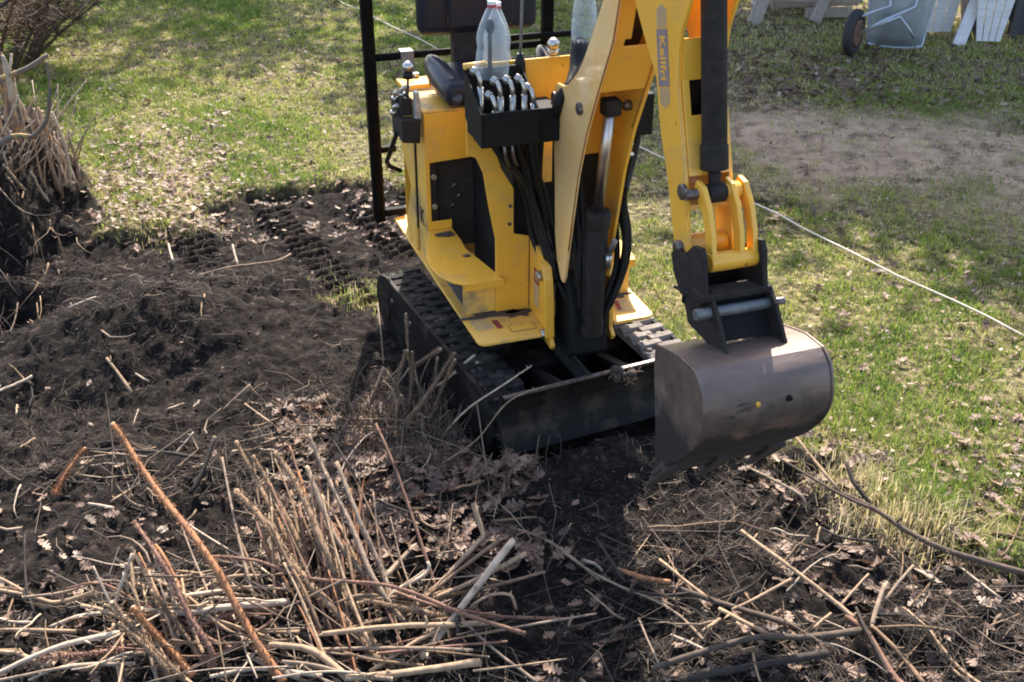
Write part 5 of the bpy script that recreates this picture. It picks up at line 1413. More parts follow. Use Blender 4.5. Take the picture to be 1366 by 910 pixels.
for ty, r, P, lab in CANES:
    n = len(P)
    P = [(x, y, z + max(-0.02, H1(x, y)) + r * 0.6) for x, y, z in P]
    C = curve_pts(P, 5) if n > 2 and not (lab and 'sharp bend' in lab) else [tuple(Vector(P[j]).lerp(Vector(P[j + 1]), q / 3)) for j in range(n - 1) for q in range(3)] + [P[-1]] if n > 2 else [tuple(Vector(P[0]).lerp(Vector(P[1]), i / 6)) for i in range(7)]
    k = len(C)
    wob = r * 0.22
    rc = random.Random(int(abs(P[0][0]) * 1000))
    ph = [rc.uniform(0, 6.28) for _ in range(6)]
    C = [(x + wob * math.sin(i * 0.55 + ph[0]) + 0.3 * wob * math.sin(i * 1.9 + ph[3]), y + wob * math.sin(i * 0.5 + ph[1]), z + wob * math.sin(i * 0.6 + ph[2]) + 0.3 * wob * math.sin(i * 2.1 + ph[4])) for i, (x, y, z) in enumerate(C)]
    rs = [r * (0.78 + 0.30 * i / k) * rc.uniform(0.93, 1.07) for i in range(k)]
    rs = [q * (0.72 if P[0][1] > 3.25 and P[0][0] < 0.2 else 0.9) for q in rs]
    m = MB().tube(C, rs, 9)
    if r > 0.006 and ty in ('orange', 'red', 'brown', 'greybrown') and P[0][2] > 0.08:
        for i in range(420 if ty != 'greybrown' else 140):          # bristles
            t = rc.random() * (k - 1.01)
            j = int(t)
            c = Vector(C[j]).lerp(Vector(C[j + 1]), t - j)
            ax_ = (Vector(C[j + 1]) - Vector(C[j])).normalized()
            o = ax_.orthogonal().normalized()
            o.rotate(Matrix.Rotation(rc.uniform(0, 6.28), 3, ax_))
            s = ax_.cross(o)
            rad = r * 0.95
            q = [c + o * rad + ax_ * r * 0.28, c + o * rad - ax_ * r * 0.14 + s * r * 0.2, c + o * rad - ax_ * r * 0.14 - s * r * 0.2, c + o * (rad + r * rc.uniform(0.3, 0.75))]
            m.add([tuple(v) for v in q], [(0, 1, 3), (1, 2, 3), (2, 0, 3)])
    elif n >= 2:
        for i in range(max(2, k // 4)):                               # knots and side spurs
            j = rc.randrange(1, k - 1)
            dv = Vector((rc.uniform(-1, 1), rc.uniform(-1, 1), rc.uniform(0, 1))).normalized()
            m.tube([C[j], tuple(Vector(C[j]) + dv * r * rc.uniform(1.4, 4))], [r * 0.5, r * 0.22], 5)
    x, y = P[0][0], P[0][1]
    w0 = 'pile'
    if x > 0.12 and x + 0.0 > 0.0 and lab is None and (x > 0.18):
        w0 = 'right'
    elif y > 3.25:
        w0 = 'shrub' if x > -0.75 else 'left'
    o = m.build('cane' if w0 == 'pile' else ('stick' if w0 != 'shrub' else 'twig'), ty)
    if ty in ('brown', 'orange', 'greybrown', 'tan', 'black') and r > 0.006:
        c = Vector(C[0])
        ax_ = (Vector(C[1]) - c).normalized()
        MB().tube([tuple(c - ax_ * 0.002), tuple(c + ax_ * 0.004)], rs[0] * 0.98, 9).build('cut_end', 'cut_wood', o)
    g = GR[w0]
    if not lab:
        d0 = Vector(P[-1]) - Vector(P[0])
        long_ = d0.length
        tilt_ = 'slanting up' if abs(d0.z) > 0.45 * long_ else ('lying crosswise' if abs(d0.x) > 1.6 * abs(d0.y) else ('pointing at the viewer' if abs(d0.y) > 1.6 * abs(d0.x) else ('lying aslant to the right' if d0.x * d0.y < 0 else 'lying aslant to the left')))
        size_ = 'thick' if r > 0.0095 else ('thin' if r < 0.0062 else 'finger-thick')
        lab2 = '%s %s %s %s %s' % ('short' if long_ < 0.22 else ('long' if long_ > 0.6 else 'medium'), size_, LOOK[ty], {'pile': 'cane', 'shrub': 'twig'}.get(w0, 'stick'), tilt_) + WHERE[w0]
    tag(o, lab or lab2, 'stick', g[1] if not lab else None)

# further cut canes that fill the pile between the ones above
def pile_cane(px, py, dirx, diry, L, r, ty, z0, z1):
    x, y = world_at(px, py)
    n = math.hypot(dirx, diry)
    P = [(x + dirx / n * L * t, y + diry / n * L * t, z0 + (z1 - z0) * t) for t in (0, 0.35, 0.7, 1.0)]
    bx, by = rnd.uniform(-0.03, 0.03) * L, rnd.uniform(-0.02, 0.02) * L
    P = [(q[0] + bx * math.sin(3.1 * k / 3), q[1] + by * math.sin(3.1 * k / 3), q[2] + max(-0.02, H1(q[0], q[1])) + r) for k, q in enumerate(P)]
    C = curve_pts(P, 4)
    k = len(C)
    m = MB().tube(C, [r * (1.05 - 0.35 * i / k) * rnd.uniform(0.93, 1.07) for i in range(k)], 7)
    for i in range(rnd.randint(3, 7)):
        j = rnd.randrange(2, k - 1)
        dv = Vector((rnd.uniform(-1, 1), rnd.uniform(-1, 1), rnd.uniform(0, 1))).normalized()
        q = Vector(C[j])
        m.tube([tuple(q), tuple(q + dv * r * rnd.uniform(2, 7))], [r * 0.5, r * 0.2], 5)
    o = m.build('cane', ty)
    MB().tube([tuple(Vector(C[0]) - (Vector(C[1]) - Vector(C[0])).normalized() * 0.003), C[0]], r * 1.03, 7).build('cut_end', 'cut_wood', o)
    lab = '%s %s cane %s' % ('short' if L < 0.3 else ('long' if L > 0.5 else 'medium'), LOOK[ty], 'fanning away from the viewer' if diry > abs(dirx) else 'lying flat crosswise') + (' left of the longest orange cane' if px < 290 else (' at the foot of the fan' if px < 500 else ' right of the fan'))
    tag(o, lab, 'stick', GR['pile'][1])
def world_at(px, py, z=0.0):                                # where a sight line of the photograph meets the ground; only used to choose plausible spots
    p = R(29.309)
    a, c = (px - 683) / 1450, (py - 455) / 1450
    d = (a, math.cos(p) - c * math.sin(p), -math.sin(p) - c * math.cos(p))
    t = (z - 2.485) / d[2]
    return d[0] * t, d[1] * t
for i in range(46):                                          # the fan and its mates, butts at lower right
    px, py = rnd.gauss(455, 75), rnd.gauss(835, 45)
    pile_cane(px, py, rnd.gauss(-0.38, 0.16), 1, rnd.uniform(0.3, 0.62), rnd.uniform(0.003, 0.0068), rnd.choice(['brown', 'brown', 'greybrown', 'tan', 'red', 'orange']), rnd.uniform(0.0, 0.06), rnd.uniform(0.08, 0.26))
for i in range(44):                                          # crosswise sticks along the front of the pile
    px, py = rnd.uniform(10, 660), rnd.gauss(862, 34)
    pile_cane(px, py, rnd.choice((-1, 1)), rnd.gauss(0.05, 0.28), rnd.uniform(0.18, 0.5), rnd.uniform(0.003, 0.0072), rnd.choice(['tan', 'brown', 'greybrown', 'pale', 'brown', 'red']), rnd.uniform(0.01, 0.08), rnd.uniform(0.01, 0.10))
for i in range(16):
    px, py = rnd.gauss(225, 35), rnd.gauss(875, 25)
    pile_cane(px, py, rnd.gauss(-0.55, 0.15), 1, rnd.uniform(0.2, 0.4), rnd.uniform(0.004, 0.008), rnd.choice(['brown', 'greybrown', 'orange', 'tan']), 0.01, rnd.uniform(0.06, 0.16))

# ---------------------------------------------------------------- smaller twigs: individuals where they show largest, the rest as litter
def world_at(px, py, z=0.0):                                # where a sight line of the photograph meets the ground; only used to choose plausible spots
    p = R(29.309)
    a, c = (px - 683) / 1450, (py - 455) / 1450
    d = (a, math.cos(p) - c * math.sin(p), -math.sin(p) - c * math.cos(p))
    t = (z - 2.485) / d[2]
    return d[0] * t, d[1] * t
TW = []
for i in range(10):
    P = twig_pts((0, 0, 0), (1, 0, 0.03), 1.0, 6, 0.10 + 0.02 * i, r2)
    TW.append(MB().tube(P, [0.016 * (1 - 0.5 * k / 6) for k in range(7)], 6).mesh('twig'))
TWM = {}
def put_twig(x, y, L, yaw, pitch, ty, thick, label, group, lift=0.0):
    i = rnd.randrange(len(TW))
    if (i, ty) not in TWM:
        me = TW[i].copy()
        me.materials.append(M[ty])
        TWM[(i, ty)] = me
    o = link('twig', TWM[(i, ty)])
    o.location = (x, y, H1(x, y) + 0.008 + lift)
    o.rotation_euler = (rnd.uniform(0, 6.28), -pitch, yaw)
    o.scale = (L, thick, thick)
    tag(o, '%s %s %s' % ('short' if L < 0.16 else ('long' if L > 0.3 else 'middling'), LOOK[ty], label), 'twig', group)
def near_machine(x, y, pad=0.0):
    dx, dy = x - 0.05, y - 4.25
    a = R(25)
    u, v = dx * math.cos(a) + dy * math.sin(a), dx * math.sin(a) - dy * math.cos(a)
    return abs(u) < 0.52 + pad and -0.75 - pad < v < 0.80 + pad
zones = [(46, (0, 450, 760, 905), (0.10, 0.42), 'thin twig in the tangled foreground pile', 'thin twigs of the foreground pile', ['tan', 'brown', 'pale', 'greybrown', 'dark'], 0.05),
         (34, (330, 690, 560, 720), (0.08, 0.26), 'twig among brown leaves in front of the track', 'twigs among the leaves at the track', ['brown', 'greybrown', 'tan', 'pale'], 0.04),
         (44, (740, 1366, 690, 905), (0.08, 0.34), 'dry twig on the soil below the bucket', 'small twigs on the soil below the bucket', ['tan', 'greybrown', 'dark', 'pale', 'brown'], 0.02),
         (26, (0, 340, 440, 760), (0.06, 0.24), 'dry twig on the dug soil left of the track', 'small twigs on the dug soil', ['tan', 'greybrown', 'dark', 'pale', 'brown'], 0.015)]
for cnt, (x0, x1, y0, y1), (l0, l1), lab, grp, types, lift in zones:
    k = 0
    while k < cnt:
        x, y = world_at(rnd.uniform(x0, x1), rnd.uniform(y0, y1))
        if near_machine(x, y, 0.05):
            continue
        put_twig(x, y, rnd.uniform(l0, l1), rnd.uniform(0, 6.28), rnd.gauss(0.05, 0.12), rnd.choice(types), rnd.uniform(0.18, 0.42), lab, grp, rnd.random() * lift)
        k += 1
# upright thin twigs of the dead shrub beside the blade
for k in range(34):
    x, y = world_at(rnd.gauss(555, 70), rnd.gauss(570, 34))
    if near_machine(x, y, 0.02):
        continue
    put_twig(x, y, rnd.uniform(0.10, 0.30), rnd.uniform(0, 6.28), rnd.uniform(0.6, 1.5), rnd.choice(['brown', 'greybrown', 'tan', 'pale']), rnd.uniform(0.15, 0.35),
             'upright twig of the dead shrub beside the track', 'upright twigs at the track')

# dense tangle of fine twigs, straw and bark as one mass
def litter_twigs(n, pts, lens, rad, tone, tilt=0.12):
    """prisms of three sides; pts (n,2)"""
    x, y = pts[:, 0], pts[:, 1]
    z = height(x, y)
    yaw = NR.uniform(0, 2 * np.pi, n)
    el = NR.normal(0, tilt, n)
    d = np.stack([np.cos(yaw) * np.cos(el), np.sin(yaw) * np.cos(el), np.sin(el)], 1)
    s = np.stack([-np.sin(yaw), np.cos(yaw), np.zeros(n)], 1)
    u = np.cross(d, s)
    c = np.stack([x, y, z + 0.004 + np.abs(np.sin(el)) * lens * 0.5], 1)
    V = np.zeros((n, 9, 3))
    bend = NR.normal(0, 0.10, (n, 1)) * lens[:, None] * s
    for k in range(3):
        w = 2 * np.pi * k / 3
        off = (s * np.cos(w) + u * np.sin(w)) * rad[:, None]
        V[:, k] = c - d * lens[:, None] / 2 + off
        V[:, 3 + k] = c + bend + off
        V[:, 6 + k] = c + d * lens[:, None] / 2 + off * 0.6
    F = []
    for q in (0, 3):
        for k in range(3):
            F.append((q + k, q + (k + 1) % 3, q + 3 + (k + 1) % 3, q + 3 + k))
    F = np.array(F)
    return V.reshape(-1, 3), (np.arange(n)[:, None, None] * 9 + F[None]).reshape(-1, 4), np.repeat(tone, 9)
def sample_px(n, x0, x1, y0, y1):
    px, py = NR.uniform(x0, x1, n), NR.uniform(y0, y1, n)
    p = R(29.309)
    a, c = (px - 683) / 1450, (py - 455) / 1450
    dy, dz = np.cos(p) - c * np.sin(p), -np.sin(p) - c * np.cos(p)
    t = -2.485 / dz
    return np.stack([a * t, dy * t], 1)
def outside_machine(P, pad=0.0):
    dx, dy = P[:, 0] - 0.05, P[:, 1] - 4.25
    a = R(25)
    u, v = dx * np.cos(a) + dy * np.sin(a), dx * np.sin(a) - dy * np.cos(a)
    return ~((np.abs(u) < 0.50 + pad) & (v > -0.72 - pad) & (v < 0.76 + pad))
allP, Ls, Rs, Ts = [], [], [], []
for n, box, (l0, l1), (r0, r1), (t0, t1), need in [
        (3600, (-120, 1480, 430, 930), (0.012, 0.07), (0.0007, 0.002), (0.0, 0.6), 0.4),
        (2600, (-60, 690, 620, 930), (0.03, 0.16), (0.001, 0.003), (0.1, 0.8), 0.4),
        (2000, (330, 710, 520, 720), (0.03, 0.16), (0.001, 0.0026), (0.15, 0.75), 0.4),
        (2000, (830, 1440, 620, 930), (0.02, 0.11), (0.0009, 0.0024), (0.05, 0.75), 0.4),
        (900, (-60, 520, 280, 470), (0.02, 0.10), (0.001, 0.003), (0.05, 0.8), 0.4),
        (300, (60, 700, 620, 930), (0.18, 0.55), (0.0018, 0.004), (0.35, 0.9), 0.4),
        (2600, (-60, 560, 280, 640), (0.05, 0.20), (0.0005, 0.0011), (0.15, 0.6), 0.4),
        (200, (740, 1400, 700, 930), (0.15, 0.5), (0.0012, 0.0028), (0.15, 0.65), 0.4),
        (12000, (-120, 1480, 420, 930), (0.008, 0.04), (0.0005, 0.0014), (-0.5, 0.9), 0.35),
        (9000, (-120, 1480, 280, 930), (0.015, 0.07), (0.0006, 0.0016), (0.0, 0.45), 0.4),
        (1200, (960, 1420, 560, 800), (0.03, 0.10), (0.0008, 0.0018), (0.2, 0.85), 0.15)]:
    P = sample_px(n, *box)
    P = P[outside_machine(P, 0.02) & (soil_mask(P[:, 0], P[:, 1]) > need)]
    P = P[fbm(P[:, 0], P[:, 1], 2.6, 4, 71) + NR.uniform(-0.16, 0.16, len(P)) > -0.03]
    q = len(P)
    allP.append(P)
    Ls.append(NR.uniform(l0, l1, q))
    Rs.append(NR.uniform(r0, r1, q))
    Ts.append(np.clip(NR.uniform(t0, t1, q), 0, 1))
allP, Ls, Rs, Ts = np.concatenate(allP), np.concatenate(Ls), np.concatenate(Rs), np.concatenate(Ts)
V, F, T = litter_twigs(len(allP), allP, Ls, Rs, Ts, 0.22)
Pu = np.stack([NR.normal(-0.37, 0.22, 1500), NR.normal(3.62, 0.20, 1500)], 1)      # standing fine twigs of the dead shrub
Pu = Pu[outside_machine(Pu, 0.015)]
q = len(Pu)
V2, F2, T2 = litter_twigs(q, Pu, NR.uniform(0.05, 0.22, q), NR.uniform(0.0009, 0.0024, q), NR.uniform(0.3, 0.85, q), 0.85)
V, F, T = np.concatenate([V, V2]), np.concatenate([F, F2 + len(V)]), np.concatenate([T, T2])
tag(raw_mesh('twig_litter', V, F, 'twig_pile', T, True), 'fine broken twigs and straw scattered over the dark soil', 'twigs', kind='stuff')

# soil crumbs
P = np.concatenate([sample_px(9000, -150, 1500, 300, 930), sample_px(9000, -150, 1000, 250, 640), sample_px(6000, -100, 1400, 560, 930)])
P = P[outside_machine(P, -0.02) & (soil_mask(P[:, 0], P[:, 1]) > 0.5)]
n = len(P)
sz = 0.0015 + 0.0085 * NR.random(n) ** 3.5
oct_v = np.array([(1, 0, 0), (-1, 0, 0), (0, 1, 0), (0, -1, 0), (0, 0, 1), (0, 0, -1)], float)
oct_f = np.array([(0, 2, 4), (2, 1, 4), (1, 3, 4), (3, 0, 4), (2, 0, 5), (1, 2, 5), (3, 1, 5), (0, 3, 5)])
an = NR.uniform(0, 6.28, n)
ca, sa = np.cos(an)[:, None], np.sin(an)[:, None]
q = oct_v[None] * NR.uniform(0.55, 1.35, (n, 6, 1)) * sz[:, None, None]
V = np.stack([q[:, :, 0] * ca - q[:, :, 1] * sa, q[:, :, 0] * sa + q[:, :, 1] * ca, q[:, :, 2] * 0.55], -1)
V += np.stack([P[:, 0], P[:, 1], height(P[:, 0], P[:, 1]) + sz * 0.05], 1)[:, None]
tag(raw_mesh('soil_crumbs', V.reshape(-1, 3), (np.arange(n)[:, None, None] * 6 + oct_f[None]).reshape(-1, 3), 'crumb', np.repeat(NR.random(n), 6)), 'loose crumbs of dark soil', 'soil', kind='stuff')

# ---------------------------------------------------------------- dry oak leaves
def leaf_outline(seed):
    r = random.Random(seed)
    right = []
    lobes = 4
    for i in range(lobes):
        y0 = 0.12 + 0.8 * i / lobes
        w = [0.20, 0.30, 0.34, 0.22][i] * r.uniform(0.85, 1.15)
        right += [(0.07 + 0.02 * i * (3 - i) / 2, y0), (w, y0 + 0.10), (w * 0.8, y0 + 0.17)]
    right.append((0.0, 1.02))
    pts = [(0.012, -0.18), (0.012, 0.08)] + right
    left = [(-x * r.uniform(0.85, 1.1), y + r.uniform(-0.02, 0.02)) for x, y in pts[:-1]][::-1]
    return pts, left
def leaf_arrays(seed):
    """vertices of midrib and both edges, triangles; curled so that the leaf has depth"""
    r = random.Random(seed)
    right, left = leaf_outline(seed)
    left = left[::-1]
    m = len(right) - 1
    V, F = [], []
    c1, c2 = r.uniform(-0.4, 1.9), r.uniform(-0.8, 1.3)
    def z(x, y):
        return 0.9 * c1 * x * x + 0.25 * c2 * (y - 0.4) ** 2 + 0.05 * math.sin(9 * y + 11 * x + seed)
    for i in range(m):
        for (x, y) in (right[i], (0, right[i][1]), left[i]):
            V.append((x, y - 0.4, z(x, y)))
    V.append((0, 0.62, z(0, 1.02)))
    for i in range(m - 1):
        a, b_ = 3 * i, 3 * i + 3
        F += [(a, b_, a + 1), (b_, b_ + 1, a + 1), (a + 1, b_ + 1, a + 2), (b_ + 1, b_ + 2, a + 2)]
    a = 3 * (m - 1)
    F += [(a, 3 * m, a + 1), (a + 1, 3 * m, a + 2)]
    return np.array(V), np.array(F)
LV = [leaf_arrays(s) for s in (2, 5, 8, 13, 21, 34)]
LM = {}
def leaf_mesh(i, tone):
    if (i, tone) not in LM:
        me = bpy.data.meshes.new('leaf')
        me.from_pydata([tuple(v) for v in LV[i][0]], [], [tuple(int(q) for q in f) for f in LV[i][1]])
        me.materials.append(M['leaf%d' % tone])
        LM[(i, tone)] = me
    return LM[(i, tone)]
def put_leaf(x, y, s, tone, label, group, lift=0.012):
    o = link('dead_leaf', leaf_mesh(rnd.randrange(6), tone))
    o.location = (x, y, H1(x, y) + lift)
    o.rotation_euler = (rnd.gauss(0, 0.35), rnd.gauss(0, 0.35), rnd.uniform(0, 6.28))
    o.scale = (s * rnd.uniform(0.65, 1.15), s, s * rnd.uniform(0.6, 1.5))
    tag(o, label if group is None else '%s %s %s' % ('larger' if s > 0.075 else 'smaller', ('dark brown', 'brown', 'tan', 'bleached')[tone], label), 'leaf', group)
LZ = [(92, (395, 730, 560, 750), (0.07, 0.115), [0, 0, 1, 1, 2], 'oak leaf in the litter in front of the track', 'brown leaves in front of the track'),
      (70, (1040, 1366, 580, 820), (0.045, 0.09), [0, 1, 1, 2, 3], 'dry oak leaf along the grass edge by the dark branch', 'pale leaves at the lower right grass edge'),
      (34, (720, 1366, 740, 905), (0.05, 0.09), [0, 1, 1, 2], 'dry oak leaf on the dark soil below the bucket', 'leaves on the soil below the bucket'),
      (26, (0, 420, 640, 905), (0.04, 0.07), [1, 1, 2, 3], 'dry leaf caught among the foreground canes', 'leaves among the canes'),
      (58, (1000, 1366, 280, 600), (0.045, 0.08), [0, 1, 2, 2], 'dry leaf on the sunny grass right of the bucket', 'leaves on the grass right of the bucket')]
def lz(zone):
    k = 0
    cnt, (x0, x1, y0, y1), (s0, s1), tones, lab, grp = zone
    while k < cnt:
        x, y = world_at(rnd.uniform(x0, x1), rnd.uniform(y0, y1))
        if near_machine(x, y, 0.02):
            continue
        put_leaf(x, y, rnd.uniform(s0, s1), rnd.choice(tones), lab, grp, 0.03 if 'track' in lab else 0.014)
        k += 1
for z_ in LZ:
    lz(z_)
x, y = world_at(1238, 762)
put_leaf(x, y, 0.15, 3, 'largest pale oak leaf lying beside the long dark branch', None, 0.03)
# the many others as one litter
def leaf_litter(P, size, tone, tilt, lift):
    n = len(P)
    z = height(P[:, 0], P[:, 1]) + lift
    Vs, Fs, Ts, off = [], [], [], 0
    kind = NR.integers(0, 6, n)
    for k in range(6):
        I = np.nonzero(kind == k)[0]
        m = len(I)
        if not m:
            continue
        v = LV[k][0][None] * size[I, None, None]
        a, e, f = NR.uniform(0, 6.28, m), NR.normal(0, tilt, m), NR.normal(0, tilt, m)
        x1 = v[:, :, 0] * np.cos(e)[:, None] + v[:, :, 2] * np.sin(e)[:, None]
        z1 = -v[:, :, 0] * np.sin(e)[:, None] + v[:, :, 2] * np.cos(e)[:, None]
        y1 = v[:, :, 1] * np.cos(f)[:, None] - z1 * np.sin(f)[:, None]
        z2 = v[:, :, 1] * np.sin(f)[:, None] + z1 * np.cos(f)[:, None]
        X_ = x1 * np.cos(a)[:, None] - y1 * np.sin(a)[:, None] + P[I, 0][:, None]
        Y_ = x1 * np.sin(a)[:, None] + y1 * np.cos(a)[:, None] + P[I, 1][:, None]
        nv = v.shape[1]
        Vs.append(np.stack([X_, Y_, z2 + z[I][:, None]], -1).reshape(-1, 3))
        Fs.append((np.arange(m)[:, None, None] * nv + LV[k][1][None] + off).reshape(-1, 3))
        Ts.append(np.repeat(tone[I], nv))
        off += m * nv
    return np.concatenate(Vs), np.concatenate(Fs), np.concatenate(Ts)
PL = []
for n, box, (s0, s1), (t0, t1) in [(3600, (-200, 1560, 0, 330), (0.012, 0.036), (-0.1, 1.0)), (1600, (860, 1520, 220, 700), (0.010, 0.032), (-0.1, 1.0))]:      # scraps of leaf and bark in the turf
    P = sample_px(n, *box)
    P = P[outside_machine(P, 0.02) & (soil_mask(P[:, 0], P[:, 1]) < 0.5)]
    PL.append((P, NR.uniform(s0, s1, len(P)), np.clip(NR.uniform(t0, t1, len(P)), 0, 1)))
for n, box, (s0, s1), (t0, t1) in [(760, (-200, 1560, 0, 330), (0.04, 0.075), (0.1, 0.75)), (330, (900, 1520, 220, 640), (0.035, 0.07), (0.1, 0.75)),
                                    (380, (960, 1400, 0, 160), (0.045, 0.08), (0.2, 0.9)), (430, (150, 560, 60, 320), (0.035, 0.07), (0.05, 0.75)),
                                    (900, (370, 720, 540, 760), (0.05, 0.11), (0.05, 0.6)), (300, (980, 1450, 600, 900), (0.03, 0.075), (0.0, 0.75)),
                                    (110, (-100, 420, 600, 930), (0.03, 0.06), (0.1, 0.8)), (150, (700, 1100, 640, 930), (0.03, 0.07), (0.0, 0.6)),
                                    (50, (-60, 500, 300, 560), (0.02, 0.045), (0.1, 0.8)), (1300, (740, 1480, 0, 150), (0.04, 0.085), (0.0, 0.6)), (1500, (60, 580, 0, 320), (0.025, 0.06), (0.0, 0.85)), (500, (130, 300, 150, 310), (0.03, 0.065), (0.2, 0.9)), (420, (940, 1180, 60, 150), (0.05, 0.09), (0.1, 0.5)), (160, (700, 1000, 0, 60), (0.05, 0.09), (0.05, 0.5))]:
    P = sample_px(n, *box)
    P = P[outside_machine(P, 0.02)]
    dens = fbm(P[:, 0], P[:, 1], 1.4, 3, 77)
    P = P[dens + NR.uniform(-0.25, 0.25, len(P)) > -0.08]
    PL.append((P, NR.uniform(s0, s1, len(P)), NR.uniform(t0, t1, len(P))))
P, sz, tn = (np.concatenate([q[i] for q in PL]) for i in range(3))
lawn_leaf = soil_mask(P[:, 0], P[:, 1]) < 0.4
tn = np.where(lawn_leaf, np.clip(tn + 0.05, 0, 1), tn)
V, F, T = leaf_litter(P, sz, tn, 0.36, 0.02)
tag(raw_mesh('leaf_litter', V, F, 'leaf_pile', T), 'dry oak leaves scattered over lawn and soil', 'leaves', kind='stuff')

# ---------------------------------------------------------------- grass
def grass_blades(P, hgt, wid, tone, lean=0.55):
    n = len(P)
    z = height(P[:, 0], P[:, 1]) - 0.004
    yaw, ln = NR.uniform(0, 6.28, n), np.abs(NR.normal(0, lean, n))
    dx, dy = np.cos(yaw) * ln, np.sin(yaw) * ln
    sx, sy = -np.sin(yaw), np.cos(yaw)
    tw = NR.uniform(-0.8, 0.8, n)
    sx, sy = sx * np.cos(tw) - sy * np.sin(tw), sx * np.sin(tw) + sy * np.cos(tw)
    up = 1 / np.sqrt(1 + ln * ln)
    V = np.zeros((n, 5, 3))
    for k, (t, w, hh, bend) in enumerate([(0, -1, 0, 0), (0, 1, 0, 0), (0.55, -0.75, 0.62, 0.4), (0.55, 0.75, 0.62, 0.4), (1, 0, 1.0, 1.0)]):
        V[:, k, 0] = P[:, 0] + sx * wid * w / 2 + dx * up * hgt * bend
        V[:, k, 1] = P[:, 1] + sy * wid * w / 2 + dy * up * hgt * bend
        V[:, k, 2] = z + hgt * up * hh * (1 - 0.15 * bend)
    F = np.array([(0, 1, 3), (0, 3, 2), (2, 3, 4)])
    return V.reshape(-1, 3), (np.arange(n)[:, None, None] * 5 + F[None]).reshape(-1, 3), np.repeat(tone, 5)
def lawn_points(n, y0, y1, pw):
    u = NR.random(n)
    y = (y0 ** pw + u * (y1 ** pw - y0 ** pw)) ** (1 / pw)
    x = NR.uniform(-1, 1, n) * (0.53 * y + 0.9)
    return np.stack([x, y], 1)
P = lawn_points(820000, 2.6, 12.9, 1.25)
s = soil_mask(P[:, 0], P[:, 1])
bm2 = bare_mask(P[:, 0], P[:, 1])
sm2 = straw_mask(P[:, 0], P[:, 1])
patch = fbm(P[:, 0], P[:, 1], 1.1, 4, 91) + 0.6 * fbm(P[:, 0], P[:, 1], 4.5, 3, 95)
clump = fbm(P[:, 0], P[:, 1], 13, 3, 97)
keep = (NR.random(len(P)) > s * 1.15) & (NR.random(len(P)) > bm2 * 0.80) & (NR.random(len(P)) > sm2 * 0.75) & (NR.random(len(P)) < 0.60 + 1.0 * patch + 2.0 * clump) & (NR.random(len(P)) > 0.45 * smooth(P[:, 1], 7.9, 8.9) * smooth(P[:, 0], 0.3, 1.2)) & outside_machine(P, -0.06)
P, patch, bm2, sm2, clump = P[keep], patch[keep], bm2[keep], sm2[keep], clump[keep]
n = len(P)
far = np.clip((P[:, 1] - 2.5) / 10, 0, 1)
tone = np.clip(0.44 - 0.9 * patch - 0.35 * clump + NR.normal(0, 0.20, n) + 0.45 * bm2 + 0.35 * sm2, 0, 1)
worn = smooth(P[:, 1], 7.9, 8.9) * smooth(P[:, 0], 0.3, 1.2)                      # leaf-strewn thin turf at the far right
tone = np.clip(tone + 0.28 * worn, 0, 1)
hg = (0.020 + 0.030 * NR.random(n) + 0.04 * np.clip(clump, 0, 1) + 0.05 * np.clip(patch, 0, 1) * NR.random(n)) * np.where(bm2 > 0.5, 0.7, 1)
wd = NR.uniform(0.0024, 0.0048, n) * (1 + 0.9 * far)
V, F, T = grass_blades(P, hg, wd, tone, 0.9)
# dry straw tufts and a green tuft where the lawn breaks off at lower right
TU = []
for cx, cy, cnt, sd_, t0, t1, h0, h1 in [(1195, 690, 420, 0.09, 0.75, 1.0, 0.05, 0.16), (1240, 705, 300, 0.08, 0.7, 1.0, 0.05, 0.15), (1160, 650, 260, 0.08, 0.75, 1.0, 0.04, 0.12),
                                          (1225, 665, 420, 0.07, 0.05, 0.4, 0.06, 0.14), (1130, 690, 120, 0.05, 0.8, 1.0, 0.04, 0.10), (1100, 640, 160, 0.07, 0.6, 1.0, 0.04, 0.1),
                                          (1270, 640, 300, 0.12, 0.1, 0.4, 0.05, 0.10), (1150, 560, 420, 0.10, 0.05, 0.35, 0.05, 0.11), (170, 120, 700, 0.28, 0.0, 0.3, 0.05, 0.12), (490, 390, 260, 0.12, 0.35, 0.9, 0.03, 0.07),
                                          (240, 300, 300, 0.16, 0.5, 1.0, 0.04, 0.10), (1290, 260, 700, 0.2, 0.05, 0.35, 0.05, 0.11), (930, 330, 400, 0.16, 0.1, 0.4, 0.04, 0.09)]:
    x, y = world_at(cx, cy)
    Pt = np.stack([NR.normal(x, sd_, cnt), NR.normal(y, sd_, cnt)], 1)
    TU.append(grass_blades(Pt, NR.uniform(h0, h1, cnt), NR.uniform(0.002, 0.004, cnt), NR.uniform(t0, t1, cnt), 0.8))
Pf = np.concatenate([np.stack([NR.uniform(-13, 13, 70000), NR.uniform(12.9, 24, 70000)], 1), np.stack([NR.uniform(-9, 9, 60000), NR.uniform(5, 13, 60000)], 1)])
Pf = Pf[(np.abs(Pf[:, 0]) > 0.53 * Pf[:, 1] + 0.9) | (Pf[:, 1] > 12.9)]
Pf = Pf[soil_mask(Pf[:, 0], Pf[:, 1]) < 0.5]
TU.append(grass_blades(Pf, NR.uniform(0.03, 0.08, len(Pf)), NR.uniform(0.008, 0.018, len(Pf)), np.clip(0.42 - 0.8 * fbm(Pf[:, 0], Pf[:, 1], 1.1, 4, 91) + NR.normal(0, 0.2, len(Pf)), 0, 1), 0.9))
Vs, Fs, Ts, off = [], [], [], 0
for v, f, t in [(V, F, T)] + TU:
    Vs.append(v)
    Fs.append(f + off)
    Ts.append(t)
    off += len(v)
tag(raw_mesh('grass', np.concatenate(Vs), np.concatenate(Fs), 'grass', np.concatenate(Ts)), 'short patchy spring grass mixed with straw', 'grass', kind='stuff')

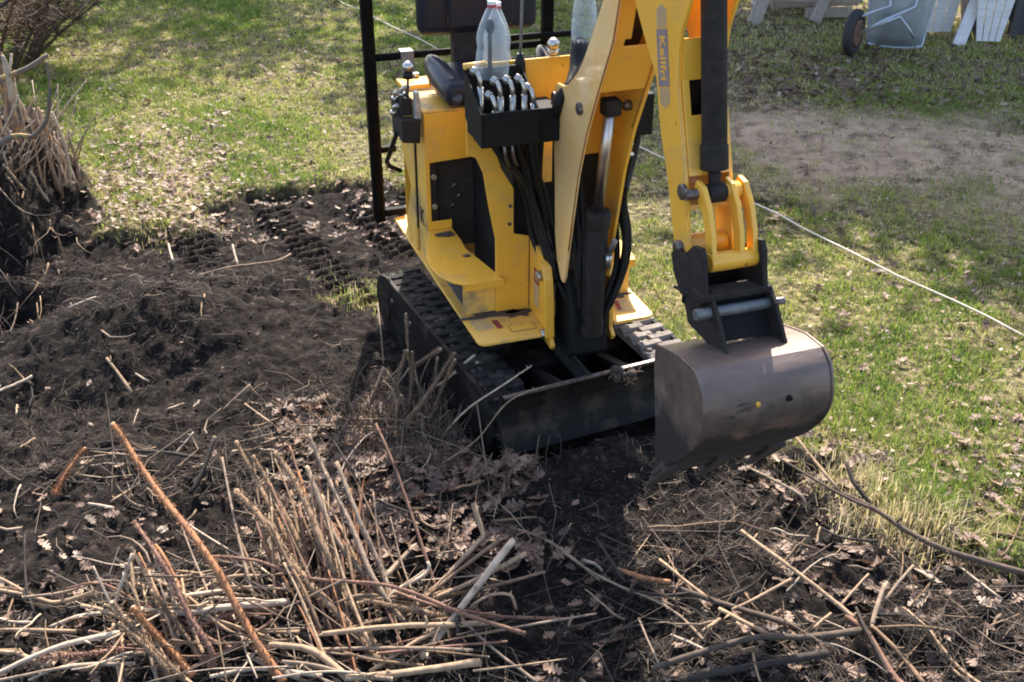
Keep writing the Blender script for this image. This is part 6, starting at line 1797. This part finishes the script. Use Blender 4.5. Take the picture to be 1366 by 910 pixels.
# ---------------------------------------------------------------- trees beyond the lawn that shade its far end
def tree(name, label, x, y, h, rad, zc, n, leaf, seed, m='needle', gaps=0.0):
    e = empty(name, (x, y, 0), 0)
    tag(e, label, 'tree', 'trees beyond the lawn')
    r = random.Random(seed)
    P = twig_pts((0, 0, -0.2), (0, 0, 1), h * 0.9, 8, 0.04, r)
    tr = MB().tube(P, [0.16 * (1 - 0.1 * k) for k in range(9)], 10)
    for i in range(16):
        q = P[2 + i % 6]
        a = r.uniform(0, 6.28)
        tr.tube(twig_pts(q, (math.cos(a), math.sin(a), r.uniform(0.2, 0.8)), rad * r.uniform(0.6, 1.0), 5, 0.2, r), [0.05, 0.04, 0.03, 0.022, 0.015, 0.008], 6)
    tr.build('trunk', 'trunk', e)
    g = np.random.default_rng(seed)
    cl = g.normal(0, 1, (70, 3))
    cl = cl / np.linalg.norm(cl, axis=1)[:, None] * (g.random((70, 1)) ** 0.4) * np.array([rad, rad, (h - zc) * 0.95])
    cl[:, 2] += zc
    c = cl[g.integers(0, 70, n)] + g.normal(0, rad * 0.17, (n, 3))
    a, b_ = g.normal(0, 1, (n, 3)), g.normal(0, 1, (n, 3))
    a /= np.linalg.norm(a, axis=1)[:, None]
    b_ -= a * (a * b_).sum(1)[:, None]
    b_ /= np.linalg.norm(b_, axis=1)[:, None]
    s = leaf * g.uniform(0.6, 1.4, (n, 1))
    V = np.stack([c - a * s, c + b_ * s * 0.45, c + a * s, c - b_ * s * 0.45], 1).reshape(-1, 3)
    F = np.arange(n * 4).reshape(-1, 4)
    o = raw_mesh('crown', V, F, m)
    o.parent = e
    return e
tree('evergreen_tree', 'broad dense evergreen tree standing beyond the white garden chairs', 2.9, 12.2, 7.6, 2.2, 4.7, 11500, 0.13, 1)
tree('evergreen_tree', 'tall dense evergreen tree standing beyond the timber trestle', 0.9, 15.4, 8.6, 2.0, 5.4, 8000, 0.13, 2)
tree('evergreen_tree', 'dense evergreen tree standing at the far right beyond the dark board', 5.4, 12.1, 7.4, 2.4, 4.9, 12500, 0.13, 3)
tree('thin_tree', 'thinly leaved tree standing beyond the lawn at far left', -3.1, 16.4, 7.4, 2.0, 5.2, 2600, 0.11, 4)
tree('thin_tree', 'thinly leaved tree standing beyond the dark bare shrub', -6.4, 14.6, 7.0, 1.9, 4.8, 3200, 0.11, 5)
